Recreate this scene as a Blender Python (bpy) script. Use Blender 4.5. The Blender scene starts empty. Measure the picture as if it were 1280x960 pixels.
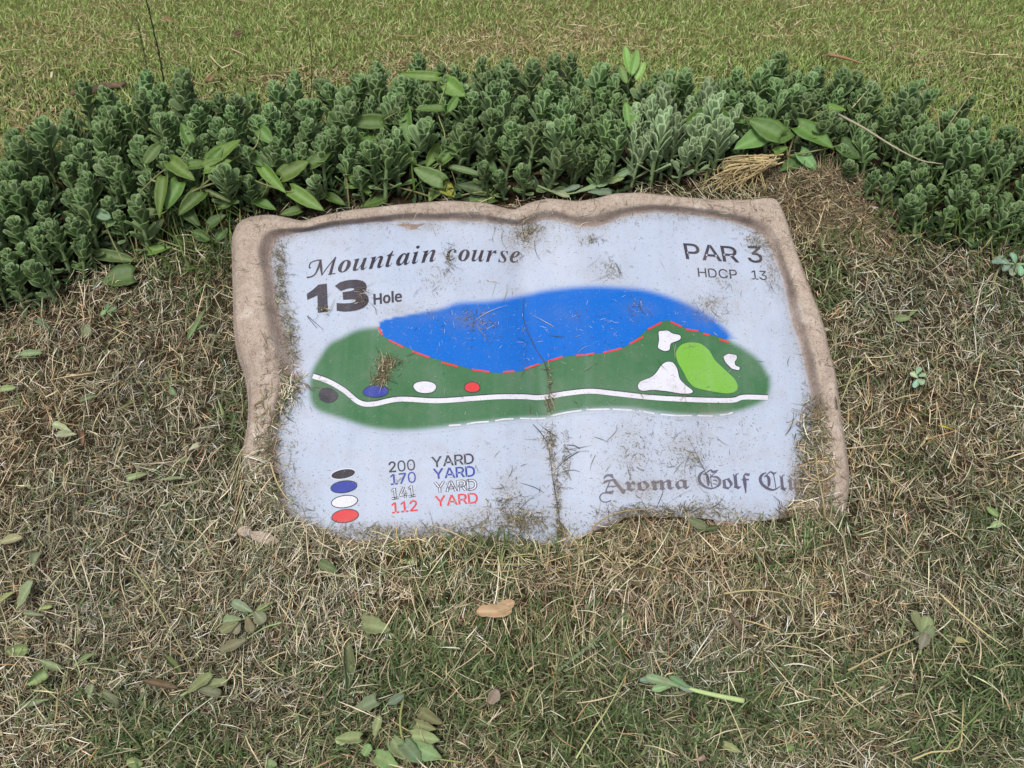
import bpy, math, random, json
import numpy as np
from mathutils import Vector, Matrix, noise, geometry
R_ = math.radians
random.seed(7); RNG = np.random.default_rng(7)
C = bpy.context.scene.collection
SC = bpy.context.scene

# ---------------------------------------------------------------- camera, sky, sun, exposure
CAM_H, PITCH, FPX = 1.5, R_(45), 1372.0           # eye height, look-down angle, focal length in photo pixels (1280 wide)
cd = bpy.data.cameras.new('camera'); cam = bpy.data.objects.new('camera', cd); C.objects.link(cam)
cam.location = (0, 0, CAM_H); cam.rotation_euler = (R_(90) - PITCH, 0, 0)
cd.sensor_width = 36; cd.lens = 36 * FPX / 1280; cd.clip_start = .02; cd.clip_end = 500
SC.camera = cam
SUN_EL, SUN_AZ = R_(62), R_(200)                   # high, veiled by cloud, slightly behind the camera's left
w = bpy.data.worlds.new('World'); SC.world = w; w.use_nodes = True
wn = w.node_tree
sky = wn.nodes.new('ShaderNodeTexSky'); sky.sky_type = 'NISHITA'; sky.sun_disc = False
sky.sun_elevation = SUN_EL; sky.sun_rotation = SUN_AZ; sky.dust_density = 3.0; sky.air_density = 1.0
hs = wn.nodes.new('ShaderNodeHueSaturation'); hs.inputs['Saturation'].default_value = .22   # cloud veil takes the blue out
wn.links.new(sky.outputs[0], hs.inputs['Color']); wn.links.new(hs.outputs[0], wn.nodes['Background'].inputs[0])
wn.nodes['Background'].inputs[1].default_value = .08
sd = bpy.data.lights.new('sun', 'SUN'); sd.energy = 1.5; sd.angle = R_(14); sd.color = (1, .96, .9)
so = bpy.data.objects.new('sun', sd); C.objects.link(so)
sv = Vector((math.sin(SUN_AZ) * math.cos(SUN_EL), math.cos(SUN_AZ) * math.cos(SUN_EL), math.sin(SUN_EL)))
so.rotation_euler = sv.to_track_quat('Z', 'Y').to_euler()
SC.view_settings.view_transform = 'Standard'; SC.view_settings.look = 'None'
SC.view_settings.exposure = 0.62; SC.view_settings.gamma = 1
SC.cycles.max_bounces = 5; SC.cycles.diffuse_bounces = 3; SC.cycles.transparent_max_bounces = 8

# ---------------------------------------------------------------- the lie of the land and where a picture point meets it
def nz(x, y, s, seed):                              # smooth value noise, vectorised
    x = np.asarray(x, float) / s + seed * 17.3; y = np.asarray(y, float) / s + seed * 5.7
    xi = np.floor(x); yi = np.floor(y); fx = x - xi; fy = y - yi
    fx = fx * fx * (3 - 2 * fx); fy = fy * fy * (3 - 2 * fy)
    def h(a, b):
        v = np.sin(a * 127.1 + b * 311.7) * 43758.5453
        return v - np.floor(v)
    return (h(xi, yi) * (1 - fx) + h(xi + 1, yi) * fx) * (1 - fy) + (h(xi, yi + 1) * (1 - fx) + h(xi + 1, yi + 1) * fx) * fy
_y = np.linspace(-4, 12, 3201)
_z = np.interp(_y, [-4, .6, .85, 1.0, 1.1, 1.4, 1.68, 1.8, 1.95, 2.15, 2.45, 3, 4, 8, 12],
               [0, 0, .008, .042, .08, .178, .27, .298, .31, .295, .235, .12, .03, 0, 0])
_k = np.ones(31) / 31; _z = np.convolve(np.pad(_z, 15, mode='edge'), _k, 'valid')
LIFT = None; LX0, LY0, LST = -.95, .75, .008           # turf that has grown up round the foot of the sign (filled in once the sign is laid out)
def g(x, y, bump=True):
    x = np.asarray(x, float); y = np.asarray(y, float)
    z = np.interp(y, _y, _z)
    if bump:
        near = np.clip(1 - np.abs(y) / 10, 0, 1)
        z = z + near * ((nz(x, y, .35, 1) - .5) * .022 + (nz(x, y, .12, 2) - .5) * .012 + (nz(x, y, .055, 3) - .5) * .010 * (y < 1.95))
    if LIFT is not None:
        gx_ = np.clip((x - LX0) / LST, 0, LIFT.shape[0] - 1.001); gy_ = np.clip((y - LY0) / LST, 0, LIFT.shape[1] - 1.001); ix = gx_.astype(int); iy = gy_.astype(int); fx = gx_ - ix; fy = gy_ - iy
        z = z + (LIFT[ix, iy] * (1 - fx) + LIFT[ix + 1, iy] * fx) * (1 - fy) + (LIFT[ix, iy + 1] * (1 - fx) + LIFT[ix + 1, iy + 1] * fx) * fy
    return z
sp_, cp_ = math.sin(PITCH), math.cos(PITCH)
def ray(px, py):
    X = (np.asarray(px, float) - 640) / FPX; Y = (480 - np.asarray(py, float)) / FPX
    return np.stack([X, cp_ + Y * sp_, -sp_ + Y * cp_], -1)      # from (0,0,CAM_H)
def project(P):
    P = np.asarray(P, float); d = P - np.array([0, 0, CAM_H])
    Z = d[..., 1] * cp_ - d[..., 2] * sp_; Y = d[..., 1] * sp_ + d[..., 2] * cp_
    Z = np.maximum(Z, 1e-3)
    return 640 + FPX * d[..., 0] / Z, 480 - FPX * Y / Z
def ground(px, py, h=0.0, bump=True):
    """where the line of sight through a photo pixel meets the ground raised by h"""
    d = ray(px, py); shp = d.shape[:-1]; lo = np.full(shp, .5); hi = np.full(shp, 9.0); done = np.zeros(shp, bool)
    ts = np.concatenate([np.arange(.9, 3.2, .03), np.arange(3.2, 9, .25)])
    for a, b in zip(ts[:-1], ts[1:]):
        below = (CAM_H + d[..., 2] * b) < np.interp(d[..., 1] * b, _y, _z) + h + .012
        new = below & ~done; lo = np.where(new, a, lo); hi = np.where(new, b, hi); done |= below
    hi = hi + .12; lo = lo - .02
    for _ in range(13):
        m = (lo + hi) / 2; P = d * m[..., None]; below = (CAM_H + P[..., 2]) < g(P[..., 0], P[..., 1], bump) + h
        hi = np.where(below, m, hi); lo = np.where(below, lo, m)
    P = d * hi[..., None]; P[..., 2] += CAM_H
    return P
def inpoly(x, y, poly):
    x = np.asarray(x, float); y = np.asarray(y, float); ins = np.zeros(x.shape, bool); n = len(poly)
    for i in range(n):
        x1, y1 = poly[i]; x2, y2 = poly[(i + 1) % n]
        if y1 == y2: continue
        c = ((y1 > y) != (y2 > y)) & (x < (x2 - x1) * (y - y1) / (y2 - y1) + x1)
        ins ^= c
    return ins
def dseg(x, y, line, closed=False):
    x = np.asarray(x, float); y = np.asarray(y, float); best = np.full(x.shape, 1e9)
    pts = list(line) + ([line[0]] if closed else [])
    for (x1, y1), (x2, y2) in zip(pts[:-1], pts[1:]):
        dx, dy = x2 - x1, y2 - y1; L = dx * dx + dy * dy + 1e-9
        t = np.clip(((x - x1) * dx + (y - y1) * dy) / L, 0, 1)
        best = np.minimum(best, np.hypot(x - x1 - t * dx, y - y1 - t * dy))
    return best

# ---------------------------------------------------------------- materials
def srgb(r, g_, b):
    f = lambda c: (c / 255 / 12.92) if c / 255 <= .04045 else ((c / 255 + .055) / 1.055) ** 2.4
    return (f(r), f(g_), f(b), 1)
def newmat(name, rough=.7, spec=.3):
    m = bpy.data.materials.new(name); m.use_nodes = True; n = m.node_tree; b = n.nodes['Principled BSDF']
    b.inputs['Roughness'].default_value = rough; b.inputs['Specular IOR Level'].default_value = spec
    return m, n, b
def N(n, t, **k):
    o = n.nodes.new(t)
    for a, v in k.items():
        if a in ('operation', 'blend_type', 'data_type', 'attribute_name', 'noise_dimensions', 'feature', 'color_mode'): setattr(o, a, v)
        else: o.inputs[a].default_value = v
    return o
def mixc(n, fac, a, b, mode='MIX'):
    m = n.nodes.new('ShaderNodeMix'); m.data_type = 'RGBA'; m.blend_type = mode
    for i, v in ((0, fac), (6, a), (7, b)):
        if isinstance(v, (int, float, tuple)): m.inputs[i].default_value = v
        else: n.links.new(v, m.inputs[i])
    return m.outputs[2]
def ramp(n, src, pts):
    r = n.nodes.new('ShaderNodeValToRGB'); e = r.color_ramp.elements
    e[0].position, e[0].color = pts[0][0], (pts[0][1],) * 3 + (1,) if not isinstance(pts[0][1], tuple) else pts[0][1]
    e[1].position, e[1].color = pts[-1][0], (pts[-1][1],) * 3 + (1,) if not isinstance(pts[-1][1], tuple) else pts[-1][1]
    for p, c in pts[1:-1]:
        q = e.new(p); q.color = (c,) * 3 + (1,) if not isinstance(c, tuple) else c
    n.links.new(src, r.inputs[0]); return r.outputs[0]
def math_(n, op, a, b=None):
    m = n.nodes.new('ShaderNodeMath'); m.operation = op
    for i, v in ((0, a), (1, b)):
        if v is None: continue
        if isinstance(v, (int, float)): m.inputs[i].default_value = v
        else: n.links.new(v, m.inputs[i])
    return m.outputs[0]
def noisen(n, co, scale, detail=4, rough=.6, dist=0):
    t = N(n, 'ShaderNodeTexNoise', Scale=scale, Detail=detail, Roughness=rough, Distortion=dist)
    n.links.new(co, t.inputs['Vector']); return t.outputs[0]
def bumpn(n, b, h, dist, strength=1):
    u = N(n, 'ShaderNodeBump', Strength=strength, Distance=dist); n.links.new(h, u.inputs['Height']); n.links.new(u.outputs[0], b.inputs['Normal'])

def blade_mat(name, trans=.25, rough=.75):
    m, n, b = newmat(name, rough, .2)
    a = N(n, 'ShaderNodeAttribute', attribute_name='col')
    n.links.new(a.outputs['Color'], b.inputs['Base Color'])
    t = n.nodes.new('ShaderNodeBsdfTranslucent'); n.links.new(a.outputs['Color'], t.inputs[0])
    mx = n.nodes.new('ShaderNodeMixShader'); mx.inputs[0].default_value = trans
    n.links.new(b.outputs[0], mx.inputs[1]); n.links.new(t.outputs[0], mx.inputs[2])
    n.links.new(mx.outputs[0], n.nodes['Material Output'].inputs[0]); return m
M_STRAW = blade_mat('dry_straw', .08, .85); M_GRASS = blade_mat('grass_blade', .3, .6)

def leaf_mat(name, trans, rough, vein, bloom, spec=.35, sat=1.0):
    m, n, b = newmat(name, rough, spec)
    a = N(n, 'ShaderNodeAttribute', attribute_name='col')
    co = n.nodes.new('ShaderNodeTexCoord').outputs['Object']
    oi = n.nodes.new('ShaderNodeObjectInfo').outputs['Random']
    h = n.nodes.new('ShaderNodeHueSaturation')
    n.links.new(math_(n, 'ADD', math_(n, 'MULTIPLY', oi, .5), .75), h.inputs['Value'])
    n.links.new(math_(n, 'ADD', math_(n, 'MULTIPLY', oi, .02), .49), h.inputs['Hue'])
    f = noisen(n, co, 90, 5, .65)
    c = mixc(n, ramp(n, f, [(.35, 0.0), (.75, bloom)]), a.outputs['Color'], srgb(140, 158, 128))
    n.links.new(c, h.inputs['Color'])
    n.links.new(h.outputs[0], b.inputs['Base Color'])
    bumpn(n, b, f, .002, vein)
    t = n.nodes.new('ShaderNodeBsdfTranslucent')
    n.links.new(h.outputs[0], t.inputs[0])
    mx = n.nodes.new('ShaderNodeMixShader'); mx.inputs[0].default_value = trans
    n.links.new(b.outputs[0], mx.inputs[1]); n.links.new(t.outputs[0], mx.inputs[2])
    n.links.new(mx.outputs[0], n.nodes['Material Output'].inputs[0]); return m
M_SEDUM = leaf_mat('sedum_leaf', .10, .6, .4, .12, .3)
M_BROAD = leaf_mat('broad_leaf', .25, .5, .5, .06, .4)
M_FALL = leaf_mat('fallen_leaf', .12, .7, .7, .25, .25)

# ---------------------------------------------------------------- object helpers
def link(o, parent=None):
    C.objects.link(o)
    if parent is not None: o.parent = parent
    return o
def tag(o, label=None, cat=None, group=None, kind=None):
    if label: o['label'] = label
    if cat: o['category'] = cat
    if group: o['group'] = group
    if kind: o['kind'] = kind
    return o
def empty(name, loc, label, cat, group=None, rot=(0, 0, 0)):
    o = bpy.data.objects.new(name, None); o.empty_display_size = .02; o.location = loc; o.rotation_euler = rot
    return tag(link(o), label, cat, group)
def mesh(name, V, F, mat, smooth=True, col=None, attrs=None):
    me = bpy.data.meshes.new(name)
    V = np.asarray(V, np.float32).reshape(-1, 3)
    if isinstance(F, np.ndarray):
        k = F.shape[1]; me.vertices.add(len(V)); me.vertices.foreach_set('co', V.ravel())
        me.loops.add(F.size); me.loops.foreach_set('vertex_index', F.astype(np.int32).ravel())
        me.polygons.add(len(F)); me.polygons.foreach_set('loop_start', np.arange(0, F.size, k, dtype=np.int32))
        me.update(calc_edges=True)
    else:
        me.from_pydata([tuple(map(float, v)) for v in V], [], F)
    if col is not None:
        at = me.color_attributes.new('col', 'FLOAT_COLOR', 'POINT')
        c = np.ones((len(V), 4), np.float32); c[:, :3] = np.asarray(col)[..., :3]; at.data.foreach_set('color', c.ravel())
    for k_, v in (attrs or {}).items():
        at = me.attributes.new(k_, 'FLOAT', 'POINT'); at.data.foreach_set('value', np.asarray(v, np.float32).ravel())
    me.polygons.foreach_set('use_smooth', np.full(len(me.polygons), smooth))
    if mat: me.materials.append(mat)
    me.update(); return me
def obj(name, me, parent=None): return link(bpy.data.objects.new(name, me), parent)
def tube(pts, radii, sides=6):
    pts = [Vector(p) for p in pts]; V = []; F = []; prev = None
    for i, p in enumerate(pts):
        t = (pts[min(i + 1, len(pts) - 1)] - pts[max(i - 1, 0)]).normalized()
        a = prev - t * prev.dot(t) if prev is not None else t.orthogonal()
        a.normalize(); prev = a; b = t.cross(a); r = radii[i] if hasattr(radii, '__len__') else radii
        for k in range(sides):
            th = 2 * math.pi * k / sides; V.append(p + (a * math.cos(th) + b * math.sin(th)) * r)
    n = len(pts)
    for i in range(n - 1):
        for k in range(sides):
            F.append((i * sides + k, i * sides + (k + 1) % sides, (i + 1) * sides + (k + 1) % sides, (i + 1) * sides + k))
    F.append(tuple(range(sides))[::-1]); F.append(tuple((n - 1) * sides + k for k in range(sides)))
    return V, F
def spline(pts, n):                                  # Catmull-Rom through the points
    pts = [np.asarray(p, float) for p in pts]; P = [2 * pts[0] - pts[1]] + pts + [2 * pts[-1] - pts[-2]]; out = []
    m = len(pts) - 1
    for i in range(n + 1):
        s = i / n * m; k = min(int(s), m - 1); t = s - k; a, b, c, d = P[k:k + 4]
        out.append(.5 * ((2 * b) + (c - a) * t + (2 * a - 5 * b + 4 * c - d) * t * t + (3 * b - a - 3 * c + d) * t ** 3))
    return out
def merge(parts):
    V = []; F = []; Cc = []; o = 0
    for v, f, c in parts:
        V += [tuple(q) for q in v]; F += [tuple(i + o for i in q) for q in f]
        c = np.asarray(c, float); Cc += ([tuple(c[:3])] * len(v) if c.ndim == 1 else [tuple(q[:3]) for q in c]); o += len(v)
    return V, F, np.array(Cc)

# ================================================================ THE SIGN: a cast open book, printed pages, lying on the slope
SGN_T = R_(23)                                       # its faces lean toward the viewer
_p0 = ground(700., 690., 0, False) + np.array([0, 0, .012])
S_N = np.array([0, -math.sin(SGN_T), math.cos(SGN_T)])
def plane_hit(px, py, h):
    d = ray(px, py); o = np.array([0, 0, CAM_H]); h = np.asarray(h, float)
    t = ((_p0 - o) @ S_N + h) / (d @ S_N)
    return o + d * t[..., None]
_ga = plane_hit(645., 262., 0.); _gb = plane_hit(703., 685., 0.)
_gd = (_ga - _gb) / np.linalg.norm(_ga - _gb); _gu = np.cross(_gd, S_N)
def book(P):                                         # the swell of the two pages: up toward the fold, dipping in it
    s = (P - _gb) @ _gu; a = np.abs(s)
    return .034 * np.clip(1 - (a / .54) ** 2, 0, 1) - .020 * np.exp(-(a / .045) ** 1.6)
def onsign(px, py, h=0.0):
    px = np.asarray(px, float); py = np.asarray(py, float); b = np.full(px.shape, .02)
    for _ in range(8):
        P = plane_hit(px, py, b + h); b = .5 * b + .5 * book(P)
    return plane_hit(px, py, b + h)
def smooth_loop(pts, n):
    P = np.array(pts + [pts[0]], float); seg = np.hypot(*np.diff(P, axis=0).T); s = np.concatenate([[0], np.cumsum(seg)])
    u = np.linspace(0, s[-1], n, endpoint=False)
    x = np.interp(u, s, P[:, 0]); y = np.interp(u, s, P[:, 1])
    for _ in range(2):
        x = (np.roll(x, 1) + 2 * x + np.roll(x, -1)) / 4; y = (np.roll(y, 1) + 2 * y + np.roll(y, -1)) / 4
    return np.stack([x, y], -1)
# paired outline points: (outer edge of the stone, edge of the printed face), clockwise from the top left, in photo pixels
PAIR = [((303, 277), (346, 305)), ((330, 272), (352, 298)), ((358, 275), (374, 292)), ((378, 279), (390, 288)), ((396, 271), (411, 283)), ((436, 263), (440, 280)), ((499, 256), (500, 277)),
        ((561, 251), (561, 277)), ((608, 254), (600, 278)), ((630, 260), (624, 281)), ((644, 263), (649, 285)), ((660, 254), (676, 276)), ((685, 248), (697, 277)),
        ((722, 252), (729, 286)), ((744, 249), (751, 285)), ((769, 242), (779, 272)), ((801, 241), (822, 266)), ((847, 246), (863, 269)), ((894, 250), (910, 277)),
        ((941, 250), (941, 288)), ((970, 246), (957, 302)), ((982, 274), (966, 321)), ((991, 305), (972, 335)), ((1007, 349), (979, 355)), ((1019, 380), (988, 405)),
        ((1030, 411), (996, 424)), ((1034, 436), (1001, 442)), ((1042, 461), (1006, 465)), ((1047, 496), (1010, 488)), ((1051, 530), (1015, 511)), ((1056, 559), (1014, 553)),
        ((1060, 590), (1010, 584)), ((1058, 620), (1006, 612)), ((1052, 650), (990, 636)), ((1010, 680), (954, 650)), ((940, 696), (910, 652)), ((880, 700), (870, 644)),
        ((830, 702), (820, 640)), ((780, 704), (785, 640)), ((745, 706), (750, 656)), ((715, 708), (722, 672)), ((690, 712), (700, 679)), ((650, 708), (660, 676)), ((600, 706), (600, 668)),
        ((530, 704), (530, 668)), ((480, 702), (483, 672)), ((430, 696), (450, 676)), ((385, 686), (405, 663)), ((350, 672), (380, 652)), ((328, 650), (361, 637)),
        ((318, 620), (355, 600)), ((313, 590), (347, 570)), ((314, 560), (346, 550)), ((320, 525), (352, 519)), ((321, 495), (362, 497)), ((319, 472), (371, 478)), ((314, 449), (370, 458)),
        ((306, 430), (365, 436)), ((302, 400), (358, 410)), ((301, 355), (350, 380)), ((300, 320), (344, 350)), ((299, 292), (341, 325))]
NL = 420
_o = np.array([p[0] for p in PAIR], float); _i = np.array([p[1] for p in PAIR], float)
_m = (_o + _i) / 2; _q = np.vstack([_m, _m[:1]]); _s = np.concatenate([[0], np.cumsum(np.hypot(*np.diff(_q, axis=0).T))])
_u = np.linspace(0, _s[-1], NL, endpoint=False)
def _rs(A):
    A = np.vstack([A, A[:1]]); x = np.interp(_u, _s, A[:, 0]); y = np.interp(_u, _s, A[:, 1])
    for _ in range(2): x = (np.roll(x, 1) + 2 * x + np.roll(x, -1)) / 4; y = (np.roll(y, 1) + 2 * y + np.roll(y, -1)) / 4
    return np.stack([x, y], -1)
OUT, INN = _rs(_o), _rs(_i)
INNP = [tuple(p) for p in INN]; OUTP = [tuple(p) for p in OUT]
SIGN_BASE = Vector(onsign(703., 685., 0.))
sgn = empty('stone_book_sign', SIGN_BASE, 'tan open book shaped stone sign with golf hole map, sunk in dry grass', 'sign')
SB = np.array(SIGN_BASE)

# wear and dirt lying on the face, as soft spots (x, y, rx, ry, strength)
SPOTS = [(655, 295, 22, 16, 1.0), (668, 285, 16, 12, .8), (640, 320, 10, 18, .3), (530, 282, 26, 5, .7), (690, 560, 6, 30, .5), (697, 620, 5, 50, .6), (700, 664, 8, 14, .9), (635, 620, 18, 26, .6), (655, 650, 34, 14, .8),
         (610, 650, 40, 14, .7), (560, 665, 50, 10, 1), (490, 664, 60, 9, .9), (430, 668, 40, 12, .7), (860, 560, 28, 30, .5), (880, 540, 14, 30, .35), (790, 565, 18, 36, .45), (800, 610, 40, 14, .6), (860, 600, 26, 14, .35),
         (930, 560, 10, 20, .2), (800, 648, 44, 12, 1), (760, 660, 30, 12, .8), (870, 640, 40, 10, .6), (900, 640, 60, 8, .5), (1000, 600, 14, 40, .9), (1010, 540, 8, 60, .5), (730, 300, 10, 20, .25), (745, 330, 14, 12, .3), (760, 345, 20, 10, .3),
         (700, 300, 30, 10, .2), (890, 385, 30, 16, .5), (900, 350, 16, 10, .2), (560, 350, 24, 8, .25), (520, 390, 40, 10, .25), (475, 460, 14, 10, .12), (590, 400, 26, 12, .35), (700, 395, 30, 12, .12), (800, 385, 20, 10, .2),
         (600, 470, 10, 4, .1), (350, 330, 8, 30, .7), (356, 400, 7, 34, .8), (368, 450, 8, 24, .8), (372, 500, 6, 30, .3), (362, 560, 12, 30, .35), (370, 620, 20, 20, .5), (360, 600, 8, 40, .6), (950, 300, 18, 14, .5),
         (965, 330, 8, 30, .5), (985, 400, 6, 50, .3), (420, 300, 50, 12, .12), (540, 560, 18, 10, .1), (890, 520, 40, 12, .3), (690, 500, 6, 16, .5)]
def dirt_at(px, py):
    d = np.zeros(np.shape(px))
    for x, y, rx, ry, s in SPOTS: d = np.maximum(d, s * np.exp(-((px - x) / rx) ** 2 * .8 - ((py - y) / ry) ** 2 * .8))
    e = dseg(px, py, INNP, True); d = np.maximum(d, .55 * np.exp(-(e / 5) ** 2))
    return d

PAGE = srgb(172, 184, 206)
def face_mat(name, base, soft=False, rough=.55, wash=1.0, spec=.25):
    """printed weatherproof face: colour, faint streaks, rub marks, specks and soil where dirt lies; soft = sprayed edge"""
    m, n, b = newmat(name, rough, spec)
    co = n.nodes.new('ShaderNodeTexCoord').outputs['Object']
    at = N(n, 'ShaderNodeAttribute', attribute_name='dirt_shade').outputs['Fac']
    if soft:
        al = N(n, 'ShaderNodeAttribute', attribute_name='alpha').outputs['Fac']; base = mixc(n, al, PAGE, base)
        ws = math_(n, 'SUBTRACT', 1.0, math_(n, 'MULTIPLY', al, 1 - wash)); W = lambda f: math_(n, 'MULTIPLY', f, ws)
    else: W = lambda f: math_(n, 'MULTIPLY', f, wash)
    big = noisen(n, co, 7, 5, .6); c = mixc(n, W(ramp(n, big, [(.35, 0.0), (.7, .22)])), base, srgb(206, 208, 216))
    mp = n.nodes.new('ShaderNodeMapping'); mp.inputs['Scale'].default_value = (34, 1.6, 1.6); mp.inputs['Rotation'].default_value = (0, 0, R_(-7)); n.links.new(co, mp.inputs[0])
    st = N(n, 'ShaderNodeTexNoise', Scale=1.0, Detail=6, Roughness=.6); n.links.new(mp.outputs[0], st.inputs[0])
    c = mixc(n, W(ramp(n, st.outputs[0], [(.5, 0.0), (.72, .16)])), c, srgb(196, 200, 206))
    c = mixc(n, W(ramp(n, st.outputs[0], [(.28, .12), (.46, 0.0)])), c, srgb(120, 122, 132))
    rub = noisen(n, co, 26, 7, .7, .6); c = mixc(n, W(ramp(n, rub, [(.48, 0.0), (.78, .36)])), c, srgb(160, 152, 150))
    rub2 = noisen(n, co, 70, 7, .75, .3); c = mixc(n, W(ramp(n, rub2, [(.55, 0.0), (.75, .28)])), c, srgb(146, 140, 138))
    sp = noisen(n, co, 420, 2, .5); thr = math_(n, 'ADD', sp, math_(n, 'MULTIPLY', at, .16))
    c = mixc(n, ramp(n, thr, [(.655, 0.0), (.71, .75)]), c, srgb(96, 84, 70))
    sp2 = noisen(n, co, 150, 3, .6); thr = math_(n, 'ADD', sp2, math_(n, 'MULTIPLY', at, .12))
    c = mixc(n, ramp(n, thr, [(.68, 0.0), (.74, .6)]), c, srgb(116, 102, 86))
    wsp = noisen(n, co, 560, 1, .5); c = mixc(n, ramp(n, wsp, [(.72, 0.0), (.76, .35)]), c, srgb(210, 208, 205))
    sn = noisen(n, co, 38, 8, .75); fm = math_(n, 'MULTIPLY', at, ramp(n, sn, [(.30, .0), (.60, 1.0)]))
    c = mixc(n, math_(n, 'MULTIPLY', fm, .85), c, srgb(140, 128, 114))
    n.links.new(c, b.inputs['Base Color'])
    bumpn(n, b, noisen(n, co, 300, 4, .6), .0006, .5)
    n.links.new(math_(n, 'ADD', math_(n, 'MULTIPLY', fm, .35), rough), b.inputs['Roughness'])
    return m
F_BASE = face_mat('page_print_pale_blue', PAGE)
F_GREEN = face_mat('print_fairway_green', srgb(50, 104, 62), True, wash=.35)
F_BLUE = face_mat('print_pond_blue', srgb(0, 100, 196), True, wash=.10, spec=.12)
F_LIME = face_mat('print_putting_green', srgb(112, 172, 56), wash=.4)
F_WHITE = face_mat('print_white', srgb(212, 212, 224)); F_RED = face_mat('print_red', srgb(206, 44, 50), wash=.4); F_BLACK = face_mat('print_black', srgb(38, 36, 48), wash=.3)
F_TEXT = face_mat('print_ink', srgb(46, 38, 52), wash=.3); F_INKB = face_mat('print_ink_blue', srgb(34, 54, 150), wash=.3); F_GREY = face_mat('print_ink_faded', srgb(80, 76, 98), wash=.5); F_LINE = face_mat('print_outline', srgb(40, 44, 58), wash=.3)

def fill(groups, step, bound=None):
    """triangulate a set of outlines (each group even-odd, groups united) with inner points every `step` px"""
    pts = []; edges = []
    for gr in groups:
        for L in gr:
            o = len(pts); pts += [Vector((p[0], p[1])) for p in L]; edges += [(o + i, o + (i + 1) % len(L)) for i in range(len(L))]
    A = np.array([[p.x, p.y] for p in pts]); x0, y0 = A.min(0); x1, y1 = A.max(0)
    gx, gy = np.meshgrid(np.arange(x0 + step * .5, x1, step), np.arange(y0 + step * .5, y1, step)); gx = gx.ravel(); gy = gy.ravel()
    keep = np.zeros(gx.shape, bool)
    for gr in groups:
        e = np.zeros(gx.shape, bool)
        for L in gr: e ^= inpoly(gx, gy, L)
        keep |= e
    dd = np.full(gx.shape, 1e9)
    for gr in groups:
        for L in gr: dd = np.minimum(dd, dseg(gx, gy, L, True))
    keep &= dd > step * .3
    pts += [Vector((a, b)) for a, b in zip(gx[keep], gy[keep])]
    v, e, f, _, _, _ = geometry.delaunay_2d_cdt(pts, edges, [], 0, 1e-4)
    V = np.array([[q.x, q.y] for q in v]); F = np.array([t for t in f if len(t) == 3]); c = V[F].mean(1)
    ins = np.zeros(len(F), bool)
    for gr in groups:
        e2 = np.zeros(len(F), bool)
        for L in gr: e2 ^= inpoly(c[:, 0], c[:, 1], L)
        ins |= e2
    F = F[ins]; used = np.unique(F); mp = np.full(len(V), -1); mp[used] = np.arange(len(used))
    return V[used], mp[F]
def decal(name, groups, mat, h, step=9, soft=None, parent=sgn, label=None):
    V, F = fill(groups, step); P = onsign(V[:, 0], V[:, 1], h) - SB
    attrs = {'dirt_shade': dirt_at(V[:, 0], V[:, 1])}
    if soft is not None: attrs['alpha'] = soft(V[:, 0], V[:, 1])
    # orient up
    a, b, c = P[F[0]]
    if np.cross(b - a, c - a) @ S_N < 0: F = F[:, ::-1]
    o = obj(name, mesh(name, P, np.ascontiguousarray(F), mat, True, attrs=attrs), parent)
    if label: o['label'] = label
    return o
def stroke(pts, wmul=1.0):
    """outline of a pen stroke given (x, y, width)"""
    S = spline([np.array(p, float) for p in pts], max(6, len(pts) * 5)) if len(pts) > 2 else [np.array(p, float) for p in pts]
    L = []; Rr = []
    for i, p in enumerate(S):
        q = S[min(i + 1, len(S) - 1)] - S[max(i - 1, 0)]; t = q[:2] / (np.hypot(*q[:2]) + 1e-9); nn = np.array([-t[1], t[0]]); w_ = max(p[2], .3) * wmul / 2
        L.append(tuple(p[:2] + nn * w_)); Rr.append(tuple(p[:2] - nn * w_))
    return L + Rr[::-1]
def ell(cx, cy, rx, ry, ang=0, n=28, wob=0):
    a = R_(ang); return [(cx + rx * math.cos(t) * math.cos(a) * (1 + wob * math.sin(3 * t + cx)) - ry * math.sin(t) * math.sin(a), cy + rx * math.cos(t) * math.sin(a) + ry * math.sin(t) * math.cos(a) * (1 + wob * math.cos(2 * t + cy))) for t in [2 * math.pi * i / n for i in range(n)]]
def grow(L, d):
    L = smooth_loop(list(L), len(L)) if False else np.array(L, float)
    area = .5 * np.sum(L[:, 0] * np.roll(L[:, 1], -1) - np.roll(L[:, 0], -1) * L[:, 1]); sg = 1 if area > 0 else -1
    t = np.roll(L, -1, 0) - np.roll(L, 1, 0); t /= np.hypot(t[:, 0], t[:, 1])[:, None] + 1e-9
    return [tuple(p) for p in L + sg * d * np.stack([t[:, 1], -t[:, 0]], -1)]
def sm(pts, n=None): return [tuple(p) for p in smooth_loop(list(pts), n or max(40, len(pts) * 5))]

# printed page
V, F = fill([[INNP]], 7)
P = onsign(V[:, 0], V[:, 1], 0) - SB
if np.cross(P[F[0]][1] - P[F[0]][0], P[F[0]][2] - P[F[0]][0]) @ S_N < 0: F = F[:, ::-1]
obj('printed_page', mesh('printed_page', P, np.ascontiguousarray(F), F_BASE, True, attrs={'dirt_shade': dirt_at(V[:, 0], V[:, 1])}), sgn)

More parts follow.
